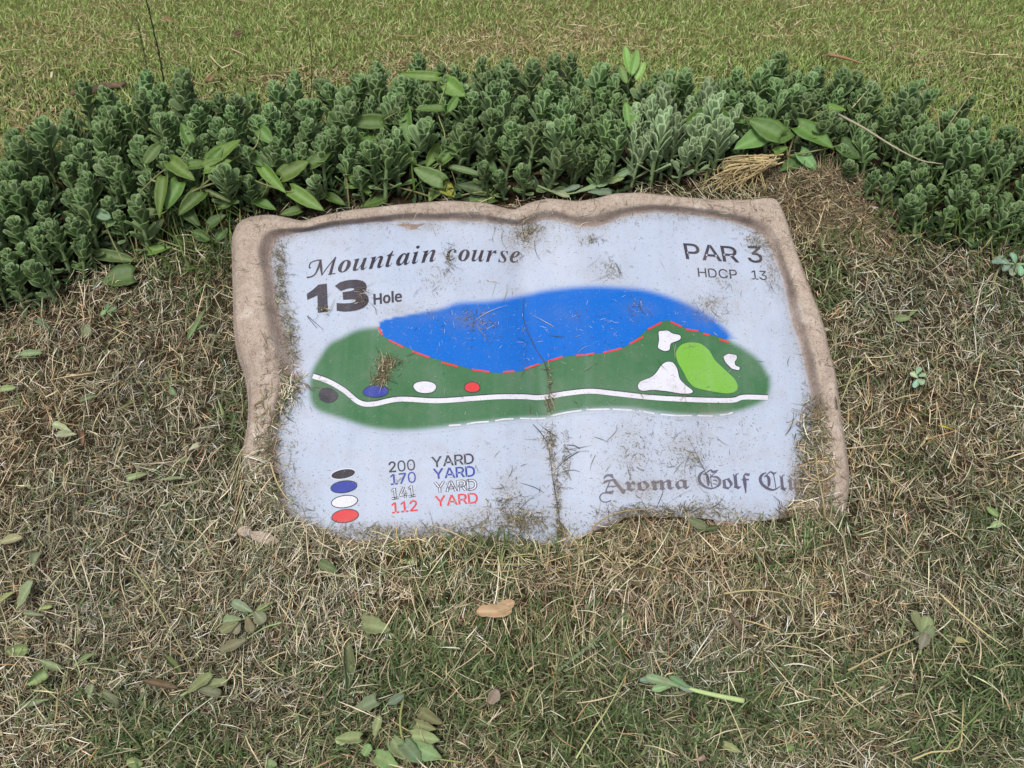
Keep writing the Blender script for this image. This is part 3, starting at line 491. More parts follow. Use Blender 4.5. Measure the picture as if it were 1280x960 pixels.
# ---- lettering
GL = json.loads(r'''{"sP":[[[60,0],[60,509],[263,507],[312,497],[332,487],[366,462],[398,411],[409,348],[404,304],[390,265],[366,233],[332,207],[289,191],[109,186],[109,242],[233,242],[284,250],[327,282],[342,319],[344,362],[338,389],[318,423],[297,439],[251,451],[125,452],[125,0]]],"sA":[[[16,0],[201,509],[276,509],[463,0],[395,0],[241,447],[232,478],[245,478],[228,419],[85,0]],[[110,142],[110,199],[370,199],[370,142]]],"sR":[[[60,0],[60,509],[264,507],[333,489],[367,465],[399,415],[408,374],[408,330],[399,290],[367,240],[333,217],[289,203],[96,198],[96,255],[234,255],[284,262],[309,273],[327,290],[344,338],[344,367],[334,405],[298,440],[252,451],[125,452],[125,0]],[[353,0],[230,229],[303,229],[428,0]]],"sH":[[[60,0],[60,509],[125,509],[125,289],[392,289],[392,509],[457,509],[457,0],[392,0],[392,232],[125,232],[125,0]]],"sD":[[[219,0],[96,0],[96,57],[244,58],[318,81],[354,110],[379,149],[394,198],[399,255],[388,337],[354,399],[299,438],[221,452],[93,452],[93,509],[261,507],[325,492],[377,461],[418,418],[446,361],[455,329],[462,255],[455,181],[446,149],[433,119],[398,68],[351,31],[322,17],[256,2]],[[125,509],[125,0],[60,0],[60,509]]],"sC":[[[267,-7],[235,-5],[177,11],[126,42],[104,63],[57,146],[42,215],[40,254],[42,293],[57,362],[86,421],[104,445],[150,484],[205,508],[267,516],[305,513],[373,490],[415,460],[438,433],[456,402],[473,348],[408,348],[389,395],[348,435],[304,452],[267,456],[223,450],[184,432],[150,403],[125,364],[109,314],[103,254],[109,194],[137,123],[166,89],[203,66],[245,54],[280,53],[327,64],[366,88],[389,114],[408,160],[473,160],[457,107],[416,49],[357,11],[305,-4]]],"sY":[[[203,0],[203,208],[16,509],[91,509],[229,279],[250,230],[224,230],[258,306],[381,509],[455,509],[268,208],[268,0]]],"so":[[[207,-8],[137,6],[82,46],[46,108],[34,187],[46,268],[82,330],[137,371],[207,384],[278,371],[333,330],[369,268],[381,187],[369,108],[333,46],[299,16],[278,6],[233,-7]],[[207,46],[242,51],[282,76],[307,117],[319,187],[307,258],[282,300],[257,319],[207,330],[158,319],[134,300],[108,258],[96,187],[108,117],[134,76],[158,57]]],"sl":[[[139,-2],[101,3],[74,20],[58,47],[53,84],[53,509],[114,509],[114,87],[120,62],[137,53],[170,54],[181,3]]],"se":[[[212,-8],[161,-2],[117,16],[68,64],[46,108],[35,159],[39,242],[67,311],[115,359],[180,383],[251,379],[294,361],[341,315],[368,242],[371,169],[75,169],[75,221],[338,221],[310,202],[298,269],[263,314],[222,329],[189,329],[159,321],[125,294],[99,241],[96,178],[104,122],[118,92],[151,61],[195,47],[234,48],[278,66],[306,105],[365,91],[345,51],[311,19],[266,-1]]],"s1":[[[76,0],[76,55],[391,55],[391,0]],[[276,509],[276,0],[212,0],[209,448],[86,358],[86,427],[198,509]]],"s2":[[[64,0],[64,47],[282,282],[311,327],[320,360],[317,397],[301,428],[273,449],[237,459],[196,457],[162,441],[134,402],[127,362],[66,362],[67,384],[77,424],[98,459],[126,486],[182,511],[225,516],[268,511],[306,497],[350,461],[370,428],[380,392],[378,345],[365,304],[322,241],[153,57],[389,57],[389,0]]],"s3":[[[218,-7],[152,2],[98,30],[60,74],[44,132],[109,132],[126,87],[165,59],[204,50],[262,56],[297,74],[321,104],[329,145],[316,196],[288,226],[260,240],[223,247],[157,248],[157,299],[288,452],[70,452],[70,509],[372,509],[372,461],[211,278],[211,289],[287,284],[327,265],[359,239],[381,205],[392,166],[387,103],[370,66],[327,23],[288,4]]],"s4":[[[40,105],[40,158],[247,509],[311,509],[109,166],[413,163],[413,105]],[[282,0],[282,318],[343,318],[343,0]]],"s7":[[[97,0],[323,452],[62,452],[62,509],[391,509],[391,449],[165,0]]],"s0":[[[227,-7],[199,-5],[151,11],[111,41],[95,62],[80,86],[60,144],[48,254],[60,364],[95,447],[151,498],[174,508],[227,516],[254,514],[302,498],[342,467],[358,447],[393,364],[405,254],[393,144],[359,62],[342,41],[302,11],[279,1]],[[227,50],[276,63],[313,103],[336,168],[344,254],[336,341],[313,405],[276,446],[227,460],[177,446],[140,405],[117,341],[109,254],[117,168],[140,103],[177,63]]],"io":[[[143,-14],[110,-11],[53,10],[10,53],[-12,111],[-15,146],[-9,201],[21,284],[53,335],[92,381],[136,418],[185,445],[261,461],[330,450],[381,419],[400,395],[421,337],[424,302],[418,248],[402,194],[375,140],[320,69],[275,31],[225,2]],[[154,20],[188,34],[231,91],[267,173],[293,263],[304,325],[303,389],[294,411],[278,425],[256,429],[222,416],[178,360],[142,279],[116,188],[105,124],[106,58],[116,37],[132,24]]],"iu":[[[69,-14],[36,-9],[12,5],[-2,28],[-7,61],[-3,96],[69,378],[59,399],[19,406],[18,431],[217,461],[115,97],[114,70],[132,59],[158,66],[187,87],[248,169],[306,294],[351,448],[470,448],[397,180],[373,85],[380,69],[396,66],[410,75],[456,135],[478,120],[437,62],[380,5],[341,-12],[305,-13],[281,-3],[262,16],[252,60],[270,153],[219,79],[170,27],[121,-4]]],"in":[[[317,-14],[288,-9],[267,5],[254,28],[250,61],[267,147],[336,361],[331,383],[317,388],[290,381],[262,362],[203,283],[145,160],[98,0],[-21,0],[77,375],[67,399],[27,406],[25,431],[225,461],[173,288],[253,395],[303,437],[328,451],[381,461],[414,456],[437,442],[451,419],[456,386],[452,352],[373,98],[371,76],[387,64],[409,74],[453,134],[475,119],[434,61],[396,20],[358,-6]]],"it":[[[45,-14],[15,-10],[-6,4],[-19,27],[-23,58],[-18,97],[67,407],[19,407],[19,442],[70,465],[117,498],[161,540],[200,592],[241,592],[199,447],[278,447],[267,407],[188,407],[114,153],[100,91],[108,62],[128,66],[146,81],[191,141],[214,126],[172,65],[132,22],[90,-5]]],"ia":[[[79,-13],[36,-5],[17,6],[-11,39],[-26,83],[-23,163],[-8,219],[17,275],[65,351],[125,411],[188,449],[246,461],[273,457],[295,444],[310,424],[319,395],[335,451],[442,451],[343,101],[341,73],[348,61],[355,60],[385,78],[424,130],[446,116],[408,60],[370,19],[331,-5],[293,-13],[266,-9],[247,3],[235,23],[231,51],[241,112],[204,57],[166,18],[125,-5]],[[138,61],[173,73],[206,109],[237,159],[270,240],[287,301],[295,369],[285,406],[256,418],[233,412],[197,379],[152,305],[117,219],[97,132],[100,94],[107,76],[120,65]]],"ii":[[[196,553],[170,558],[149,572],[135,593],[130,619],[135,645],[149,666],[170,680],[196,685],[221,680],[243,666],[257,645],[262,619],[257,593],[243,572],[221,558]],[[73,-12],[43,-7],[20,8],[6,31],[1,61],[8,106],[76,353],[76,390],[56,404],[29,406],[28,431],[223,461],[125,82],[134,64],[154,67],[211,134],[231,120],[193,62],[153,21],[114,-4]]],"ic":[[[138,-14],[104,-11],[48,10],[9,51],[-4,78],[-14,145],[-5,218],[7,254],[45,325],[98,386],[131,412],[199,449],[266,461],[314,454],[351,434],[374,405],[381,356],[372,331],[355,313],[332,304],[295,306],[271,325],[262,354],[281,409],[275,425],[257,430],[220,415],[171,352],[140,287],[119,215],[111,147],[116,106],[122,89],[142,65],[183,51],[213,57],[244,74],[304,143],[331,124],[288,64],[242,20],[192,-5]]],"ir":[[[-21,0],[77,375],[67,399],[27,406],[25,431],[225,461],[170,281],[245,406],[274,436],[312,458],[355,457],[372,444],[383,423],[385,379],[371,343],[352,329],[328,324],[300,332],[270,359],[252,353],[213,303],[177,234],[141,145],[98,0]]],"is":[[[135,-14],[94,-9],[27,11],[4,6],[-10,-10],[-36,-6],[-10,162],[19,157],[29,97],[49,55],[80,29],[121,21],[146,25],[164,35],[174,53],[176,96],[165,125],[88,224],[51,292],[42,339],[51,387],[80,426],[121,452],[193,459],[275,441],[296,440],[316,457],[342,457],[320,305],[294,308],[280,361],[260,399],[233,421],[199,429],[177,425],[160,415],[145,390],[154,344],[225,252],[268,185],[281,148],[283,122],[272,69],[241,25],[194,-4]]],"ie":[[[130,-14],[99,-11],[46,10],[24,28],[-6,79],[-14,110],[-14,173],[-2,228],[22,283],[73,358],[116,400],[163,433],[212,454],[262,461],[308,455],[342,436],[364,407],[371,369],[367,340],[355,312],[308,259],[228,214],[117,185],[111,145],[116,99],[130,74],[152,58],[182,53],[209,59],[237,75],[291,142],[319,124],[280,64],[236,20],[186,-5]],[[125,218],[190,243],[227,269],[256,299],[283,351],[286,405],[279,418],[255,428],[238,425],[204,398],[169,345],[153,309]]],"iM":[[[61,-7],[1,8],[-32,50],[-39,87],[-36,115],[-9,161],[12,177],[46,189],[85,187],[104,178],[115,162],[119,140],[111,112],[97,101],[29,76],[20,52],[33,30],[67,18],[85,21],[123,42],[193,121],[322,323],[422,459],[514,565],[563,610],[594,625],[614,621],[620,609],[610,563],[476,256],[442,162],[431,114],[539,304],[621,422],[674,487],[723,541],[801,610],[831,625],[850,622],[856,611],[647,103],[633,41],[641,32],[664,38],[715,71],[924,255],[959,271],[983,267],[940,236],[752,61],[690,17],[637,-4],[614,-7],[582,-1],[557,19],[540,50],[534,99],[560,199],[644,356],[760,543],[675,446],[579,314],[404,9],[370,-5],[345,2],[335,11],[320,39],[312,76],[317,142],[336,201],[384,307],[504,514],[385,366],[241,142],[169,45],[118,6]]],"fr":[[[195,-23],[169,-7],[180,9],[172,18],[59,63],[59,93],[69,99],[81,125],[81,351],[77,373],[62,396],[43,376],[21,396],[123,509],[147,490],[143,477],[171,459],[187,440],[196,416],[199,377],[252,460],[266,492],[271,509],[300,509],[323,463],[357,433],[357,395],[330,367],[309,319],[279,319],[268,361],[245,391],[199,320],[200,144],[215,126],[265,102],[284,105],[316,132],[338,112]]],"fo":[[[213,-23],[201,-11],[146,16],[44,48],[44,78],[62,94],[67,130],[65,373],[62,400],[331,509],[346,481],[332,474],[424,315],[436,254],[430,215],[412,175],[355,100],[243,-23]],[[276,72],[290,82],[307,112],[324,176],[323,228],[303,288],[229,428],[184,410],[184,112]]],"fm":[[[126,-23],[115,-1],[95,18],[49,39],[49,69],[63,74],[80,100],[81,351],[77,373],[62,396],[43,376],[21,396],[123,509],[147,490],[142,478],[166,464],[186,442],[194,425],[199,377],[317,482],[336,509],[366,509],[374,491],[416,455],[430,428],[432,379],[570,509],[600,509],[631,474],[656,458],[692,447],[692,417],[672,401],[665,374],[665,124],[669,104],[680,96],[702,103],[728,127],[750,107],[634,-23],[608,-7],[614,3],[585,18],[555,45],[545,84],[546,364],[529,393],[514,404],[432,330],[434,100],[440,85],[465,69],[465,39],[420,18],[389,-23],[359,-23],[348,-1],[329,18],[282,39],[282,69],[307,85],[315,120],[313,363],[297,393],[283,404],[199,330],[201,100],[207,85],[232,69],[232,39],[187,18],[156,-23]]],"fa":[[[104,-23],[84,0],[97,14],[58,75],[27,167],[25,244],[41,298],[95,377],[229,498],[259,498],[259,488],[324,460],[416,433],[416,403],[392,387],[386,362],[387,122],[397,100],[406,97],[424,104],[446,124],[468,103],[358,-23],[334,-5],[344,6],[288,42],[274,63],[269,102]],[[196,94],[269,146],[269,369],[185,412],[169,400],[151,370],[140,314],[138,263],[143,206],[158,149],[178,108]]],"fl":[[[182,-23],[155,-10],[165,5],[157,14],[37,63],[37,93],[55,109],[61,150],[61,609],[58,637],[40,674],[66,694],[92,660],[111,604],[135,657],[169,696],[214,721],[267,729],[267,699],[224,690],[197,669],[179,610],[178,160],[185,131],[233,106],[263,100],[292,121],[314,101]]],"ff":[[[114,-194],[69,263],[67,396],[20,396],[20,426],[42,438],[59,460],[83,525],[104,626],[141,692],[177,720],[198,727],[246,728],[295,715],[323,714],[336,728],[363,714],[303,601],[240,631],[186,642],[156,634],[146,609],[154,568],[194,466],[295,466],[295,396],[194,396],[192,210],[158,-77],[142,-194]]],"fu":[[[162,-23],[135,-10],[140,0],[133,7],[52,40],[52,70],[78,83],[85,98],[86,357],[76,388],[67,396],[44,372],[22,392],[128,509],[152,490],[148,477],[176,459],[192,439],[204,385],[205,120],[213,97],[235,88],[264,103],[313,148],[313,372],[305,403],[294,412],[280,417],[280,447],[336,477],[356,509],[386,509],[407,477],[463,447],[463,417],[438,401],[430,366],[432,109],[440,97],[451,95],[493,127],[515,107],[399,-23],[373,-7],[379,3],[337,27],[322,44],[314,68],[313,107]]],"fb":[[[205,-23],[195,-10],[156,12],[44,48],[44,78],[62,94],[67,130],[67,596],[62,638],[46,674],[72,694],[98,660],[117,604],[141,657],[175,696],[220,721],[273,729],[273,699],[230,690],[215,681],[203,669],[189,633],[184,430],[330,509],[346,480],[334,472],[425,311],[436,254],[424,199],[373,128],[233,-23]],[[274,78],[298,97],[320,160],[322,228],[309,267],[234,418],[184,390],[184,112]]],"fG":[[[439,-23],[381,-20],[278,6],[190,57],[121,128],[73,218],[49,323],[48,432],[67,526],[102,608],[126,643],[183,697],[215,717],[285,739],[341,741],[399,728],[432,763],[464,739],[440,710],[484,681],[463,647],[420,674],[409,644],[417,607],[478,486],[467,450],[441,407],[466,425],[582,473],[616,506],[620,533],[524,627],[510,653],[525,682],[596,758],[626,733],[611,709],[613,698],[660,648],[705,617],[731,628],[758,600],[723,568],[654,482],[620,454],[676,413],[717,364],[741,308],[749,245],[739,169],[710,104],[663,51],[633,29],[601,11],[525,-15]],[[290,350],[312,354],[332,367],[347,384],[352,405],[341,449],[298,518],[280,567],[284,587],[315,632],[366,692],[351,696],[312,695],[294,688],[246,641],[211,561],[194,455],[193,394],[202,384],[236,361]],[[444,21],[513,33],[565,70],[598,127],[609,202],[599,270],[569,325],[525,361],[470,374],[430,366],[362,325],[319,308],[273,308],[200,336],[241,198],[267,144],[297,100],[330,65],[366,41],[404,26]]],"fC":[[[473,-23],[399,-17],[363,-8],[260,34],[171,102],[123,159],[78,241],[50,348],[48,453],[63,541],[93,617],[135,676],[188,718],[249,739],[304,741],[361,722],[389,697],[405,663],[494,730],[519,741],[540,740],[648,699],[671,709],[699,735],[728,708],[630,603],[612,588],[589,580],[446,628],[413,618],[384,586],[402,528],[518,325],[537,273],[520,237],[409,123],[465,114],[561,117],[618,129],[703,166],[726,133],[546,-16]],[[372,136],[402,190],[401,224],[375,280],[262,466],[243,516],[262,551],[374,643],[354,676],[330,691],[292,699],[256,691],[224,667],[198,629],[179,579],[167,517],[163,447],[178,347],[220,258],[287,186],[313,166]]],"bH":[[[90,0],[90,714],[241,714],[241,434],[524,434],[524,714],[675,714],[675,0],[524,0],[524,308],[241,308],[241,0]]],"bo":[[[308,-10],[236,-2],[203,9],[144,41],[119,64],[79,120],[64,153],[47,230],[45,274],[49,338],[63,394],[85,443],[116,483],[155,515],[200,538],[252,551],[311,556],[384,548],[416,537],[447,523],[500,483],[540,428],[555,394],[566,358],[574,274],[570,210],[556,154],[534,105],[502,64],[464,32],[418,8],[366,-5]],[[310,110],[361,120],[396,152],[415,203],[422,274],[415,345],[396,396],[361,426],[309,436],[258,426],[224,396],[204,345],[197,274],[204,203],[224,152],[258,120]]],"bl":[[[78,0],[78,760],[227,760],[227,0]]],"be":[[[325,-10],[248,-2],[180,21],[124,59],[81,113],[65,146],[47,224],[47,315],[63,395],[95,458],[141,506],[198,538],[266,554],[357,552],[404,540],[446,520],[482,492],[511,456],[532,413],[544,364],[548,236],[196,236],[206,180],[218,157],[253,121],[276,110],[332,101],[406,107],[450,117],[517,144],[517,29],[433,-1]],[[199,335],[408,335],[401,381],[382,418],[368,432],[329,448],[283,448],[233,422],[210,386]]],"b1":[[[262,0],[266,555],[258,547],[132,440],[59,531],[289,714],[413,714],[413,0]]],"b3":[[[244,-10],[134,0],[38,29],[38,157],[135,122],[228,110],[297,117],[342,138],[356,153],[372,193],[374,217],[366,257],[350,277],[324,293],[286,303],[148,309],[148,425],[284,432],[333,452],[351,472],[362,507],[357,555],[340,581],[287,601],[236,601],[192,592],[109,550],[39,654],[110,693],[199,719],[272,724],[371,713],[447,680],[475,655],[495,626],[507,592],[511,554],[500,488],[486,460],[443,416],[357,373],[433,355],[488,321],[521,272],[529,242],[530,178],[515,122],[502,97],[463,52],[437,34],[373,6],[335,-3]]]}''')
def run(keys, p0, p1, cap, up, mat, name='lettering', h=S2, gap=70, ref='sH', outline=None, space=260, thick=0.0, label=None):
    """letters laid from p0 to p1 along the baseline; cap = height in px of the reference glyph"""
    xs = 0; lay = []
    for k in keys:
        if k == ' ': xs += space; continue
        L = GL[k]; x0 = min(p[0] for l in L for p in l); x1 = max(p[0] for l in L for p in l)
        lay.append((L, xs - x0)); xs += x1 - x0 + gap
    xs -= gap; rh = max(p[1] for l in GL[ref] for p in l); p0 = np.array(p0, float); p1 = np.array(p1, float); up = np.array(up, float); up /= -up[1]
    groups = []
    for L, dx in lay:
        gr = []
        for l in L:
            A = np.array(l, float); q = p0 + ((A[:, :1] + dx) / xs) * (p1 - p0) + (A[:, 1:2] / rh * cap) * up; q = [tuple(v) for v in q]
            if thick: q = grow(q, thick if gr == [] or True else -thick)
            gr.append(q)
        groups.append(gr)
    if outline:
        og = [[grow(l, .6), grow(l, -.25)] for g_ in groups for l in g_]; decal(name + '_outline', og, outline, h, 9)
        og = None; decal(name, groups, mat, h - .0003, 9, label=label); return
    return decal(name, groups, mat, h, 9, label=label)
def pts(L, ox, oy, s): return [(ox + a[0] / s, oy + a[1] / s) + ((a[2] / s,) if len(a) > 2 else ()) for a in L]
# Mountain course: swash capital then italic
M_ = [[(152, 300, 20), (140, 282, 12), (160, 240, 9), (215, 218, 9), (272, 212, 13)], [(262, 212, 16), (240, 285, 20), (208, 355, 13), (168, 388, 12), (115, 400, 15)],
      [(258, 208, 22), (266, 290, 27), (276, 378, 10)], [(274, 374, 8), (338, 285, 9), (425, 180, 9)], [(422, 180, 14), (390, 270, 26), (368, 350, 27), (352, 368, 14)], [(342, 366, 9), (420, 356, 9)]]
decal('lettering', [[stroke(pts(s, 370, 300, 8.533))] for s in M_], F_TEXT, S2, 9, label='swash capital M')
run(['io', 'iu', 'in', 'it', 'ia', 'ii', 'in'], (422, 341), (545, 326.5), 15.2, (.02, -1), F_TEXT, gap=50, ref='io', thick=-.28, label='black italic lettering "ountain"')
run(['ic', 'io', 'iu', 'ir', 'is', 'ie'], (557.5, 325.5), (650, 328.5), 14.8, (.0, -1), F_TEXT, gap=50, ref='io', thick=-.28, label='black italic lettering "course"')
decal('lettering', [[pts([(115, 575), (180, 530), (240, 475), (328, 465), (340, 765), (232, 775), (228, 590), (120, 638)], 370, 300, 8.533)]], F_TEXT, S2, 9, label='heavy black figure 1')
run(['b3'], (422.5, 388), (459, 384), 34, (-.06, -1), F_TEXT, ref='b3', thick=2.3, label='heavy black figure 3')
run(['bH', 'bo', 'bl', 'be'], (467, 380.9), (502.5, 376.6), 13.4, (-.03, -1), F_TEXT, ref='bH', gap=75, label='black lettering "Hole"')
run(['sP', 'sA', 'sR'], (858, 323.5), (924, 328), 19.5, (-.20, -1), F_TEXT, thick=.25, gap=35, label='black lettering "PAR"')
run(['s3'], (935.5, 327.3), (953.5, 328.5), 20, (-.12, -1), F_TEXT, thick=.25, ref='s3', label='black figure 3')
run(['sH', 'sD', 'sC', 'sP'], (873, 345.8), (922, 348.5), 11.2, (-.12, -1), F_TEXT, gap=85, label='black lettering "HDCP"')
run(['s1', 's3'], (940, 349), (959, 350), 11.2, (-.12, -1), F_TEXT, ref='s3', label='black figures 13')
for fig, (a, b), (c, d), mt, ol in ((['s2', 's0', 's0'], ((486.5, 590.5), (519, 587.2)), ((540, 584), (592.5, 579.3)), F_TEXT, None), (['s1', 's7', 's0'], ((488.5, 606.2), (520, 602.6)), ((542, 598.8), (594, 595.2)), F_INKB, None),
                                   (['s1', 's4', 's1'], ((490, 624), (519, 620)), ((543.5, 615.6), (596, 611.8)), F_WHITE, F_LINE), (['s1', 's1', 's2'], ((490, 641.6), (522, 638.2)), ((544.5, 633), (597.5, 628.6)), F_RED, None)):
    run(fig, a, b, 13.2, (-.08, -1), mt, ref='s2', gap=85, outline=ol, thick=.2); run(['sY', 'sA', 'sR', 'sD'], c, d, 12.8, (-.08, -1), mt, gap=45, outline=ol, thick=.2)
# Aroma Golf Club in blackletter
A_ = [[pts([(225, 262), (262, 258), (300, 310), (355, 375), (390, 385), (385, 400), (365, 435), (340, 425), (325, 400), (270, 330)], 740, 570, 9.143)], [pts([(130, 260), (135, 235), (160, 212), (190, 205), (215, 210), (235, 203), (250, 258), (225, 248), (205, 235), (185, 228), (155, 245), (140, 265)], 740, 570, 9.143)],
      [pts([(128, 310), (135, 285), (160, 275), (200, 270), (240, 262), (240, 285), (195, 290), (165, 293), (150, 310), (135, 318)], 740, 570, 9.143)], [pts([(160, 395), (185, 405), (215, 400), (245, 395), (250, 405), (215, 438), (190, 430), (165, 428), (150, 430)], 740, 570, 9.143)]]
A_ += [[stroke(pts(s, 740, 570, 9.143))] for s in ([(208, 275, 13), (188, 330, 12), (170, 370, 12), (155, 408, 11)], [(180, 352, 12), (230, 346, 12), (295, 344, 12)], [(165, 415, 10), (115, 430, 12), (90, 465, 15), (97, 500, 14), (125, 522, 11), (165, 526, 11), (215, 510, 13)])]
decal('lettering', A_, F_GREY, S2, 9, label='blackletter capital A')
G_ = ([(162, 145, 8), (122, 185, 25), (110, 230, 30), (130, 275, 30), (180, 312, 22), (240, 324, 14), (295, 305, 10)], [(150, 182, 8), (178, 182, 20), (195, 210, 30), (202, 265, 30), (205, 300, 10)], [(170, 178, 10), (225, 140, 13), (250, 158, 22), (302, 140, 8)],
      [(290, 158, 8), (255, 180, 8), (222, 215, 10)], [(235, 205, 10), (290, 212, 22), (318, 245, 28), (310, 288, 26), (268, 318, 10)], [(226, 180, 7), (230, 240, 7), (238, 312, 7)], [(248, 240, 9), (292, 247, 9)], [(248, 276, 9), (290, 284, 9)])
decal('lettering', [[stroke(pts(s, 860, 570, 8))] for s in G_], F_GREY, S2, 9, label='blackletter capital G')
C_ = ([(782, 165, 8), (738, 190, 24), (723, 235, 30), (745, 285, 30), (800, 325, 26), (860, 338, 16), (925, 303, 8)], [(760, 203, 8), (788, 200, 20), (808, 225, 30), (810, 280, 28), (802, 308, 8)], [(775, 200, 8), (825, 158, 12), (855, 175, 20), (885, 163, 8)], [(856, 185, 9), (868, 250, 9), (880, 332, 9)])
decal('lettering', [[stroke(pts(s, 860, 570, 8))] for s in C_], F_GREY, S2, 9, label='blackletter capital C')
run(['fr', 'fo', 'fm', 'fa'], (782, 614), (862, 610.8), 12.3, (-.1, -1), F_GREY, ref='fm', gap=45, thick=.1, label='blackletter "roma"')
run(['fo', 'fl', 'ff'], (903.5, 611), (939.5, 611), 19.5, (-.1, -1), F_GREY, ref='fl', gap=40, thick=.1, label='blackletter "olf"')
run(['fl', 'fu', 'fb'], (976, 613), (1012, 611.5), 19.5, (-.1, -1), F_GREY, ref='fl', gap=40, thick=.1, label='blackletter "lub"')
# the crack down the fold, fine scratches and a chip in the print
CRK = [[(655, 372, .5), (654, 392, 1.1), (657, 408, .8), (664, 424, 1.2), (672, 440, .9), (680, 452, 1.4), (684, 466, 1.0), (687, 482, 1.6), (686, 498, 1.2), (684, 514, .6)], [(666, 530, .6), (676, 541, 1.2), (683, 552, .7)], [(683, 552, .6), (688, 572, 1.1), (690, 592, .9), (694, 616, 1.6), (698, 640, 1.3), (701, 664, 2.2)], [(694, 587, .5), (708, 574, 1.1), (724, 564, .8)], [(708, 556, .6), (718, 557, 1.2), (725, 561, .7)],
       [(668, 645, .5), (676, 651, 1.4), (685, 660, .9)], [(820, 636, .4), (826, 622, .9), (829, 613, .5)], [(829, 632, .4), (840, 643, .8)], [(404, 412, .4), (384, 395, .8), (396, 410, .5)], [(652, 604, .4), (668, 609, .8), (680, 616, .4)]]
for L in CRK: decal('crack', [[stroke(L)]], F_LINE, .0025, 6)
decal('paint_chip', [[[(494, 281), (505, 279.5), (520, 280.5), (533, 279), (524, 282.5), (521, 286), (513, 287.5), (506, 284)]]], M_STONE, S1, 6)

# ================================================================ THE SETTING: the ground
def under_sign(P):                                   # True where the stone or the page lies over the ground at P
    x, y = P[:, 0], P[:, 1]; return inpoly(x, y, FOOTP) & (g(x, y) < plane_z(x, y) + .001 + .008 * ~inpoly(x, y, iwp))
def clear_of_stone(V, F, Cc):                        # drop ribbons whose ends would poke up through the page
    return V, F, Cc
BED = [(-400, 430), (-200, 415), (0, 395), (60, 385), (100, 362), (150, 335), (200, 322), (250, 300), (330, 268), (450, 256), (640, 252), (790, 246), (900, 226), (960, 205), (1020, 205), (1080, 255), (1110, 290), (1170, 315), (1230, 318), (1300, 300), (1500, 330), (1700, 340),
       (1700, 230), (1500, 215), (1280, 205), (1130, 172), (1090, 155), (1050, 135), (950, 125), (870, 148), (800, 140), (700, 132), (620, 130), (500, 140), (420, 160), (330, 170), (200, 165), (100, 182), (60, 202), (0, 240), (-100, 250), (-400, 270)]
def axis(lo, hi, st, far):
    a = list(np.arange(lo, hi + st / 2, st)); s = st; p = hi
    while p < far: s *= 1.35; p += s; a.append(p)
    s = st; p = lo
    while p > -far: s *= 1.35; p -= s; a.insert(0, p)
    return np.array(a)
gx = axis(-2.2, 2.2, .02, 60); gy = axis(.3, 4.4, .02, 60)
X, Y = np.meshgrid(gx, gy, indexing='ij'); Z = g(X, Y)
inf = inpoly(X, Y, iwp); Z = np.where(inf, Z - .05, Z); inf = inpoly(X, Y, FOOTP) & ~inf & (Z < plane_z(X, Y) - .004); Z = np.where(inf, Z - .03, Z)
nx, ny = X.shape; V = np.stack([X, Y, Z], -1).reshape(-1, 3)
ii, jj = np.meshgrid(np.arange(nx - 1), np.arange(ny - 1), indexing='ij'); a = (ii * ny + jj).ravel()
F = np.stack([a, a + ny, a + ny + 1, a + 1], -1)
pxg, pyg = project(V); ingrid = (V[:, 1] > .3) & (V[:, 1] < 6)
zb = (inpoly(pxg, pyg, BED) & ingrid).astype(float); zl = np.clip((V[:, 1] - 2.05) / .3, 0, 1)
def soil_mat():
    m, n, b = newmat('earth_under_grass', .95, .1); co = n.nodes.new('ShaderNodeTexCoord').outputs['Object']
    c = mixc(n, noisen(n, co, 30, 8, .7), srgb(40, 33, 24), srgb(78, 66, 48))
    c2 = mixc(n, noisen(n, co, 14, 8, .7), srgb(78, 92, 44), srgb(150, 140, 92))
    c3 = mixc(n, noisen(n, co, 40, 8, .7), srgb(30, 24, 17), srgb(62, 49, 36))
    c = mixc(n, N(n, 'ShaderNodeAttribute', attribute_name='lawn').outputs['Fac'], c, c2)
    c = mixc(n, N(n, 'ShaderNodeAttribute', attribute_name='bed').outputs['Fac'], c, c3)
    n.links.new(c, b.inputs['Base Color']); bumpn(n, b, noisen(n, co, 120, 8, .7), .01, .8); return m
tag(obj('ground', mesh('ground', V, F, soil_mat(), True, attrs={'bed': zb, 'lawn': zl})), 'earth bank under the turf and cuttings', None, None, 'structure')

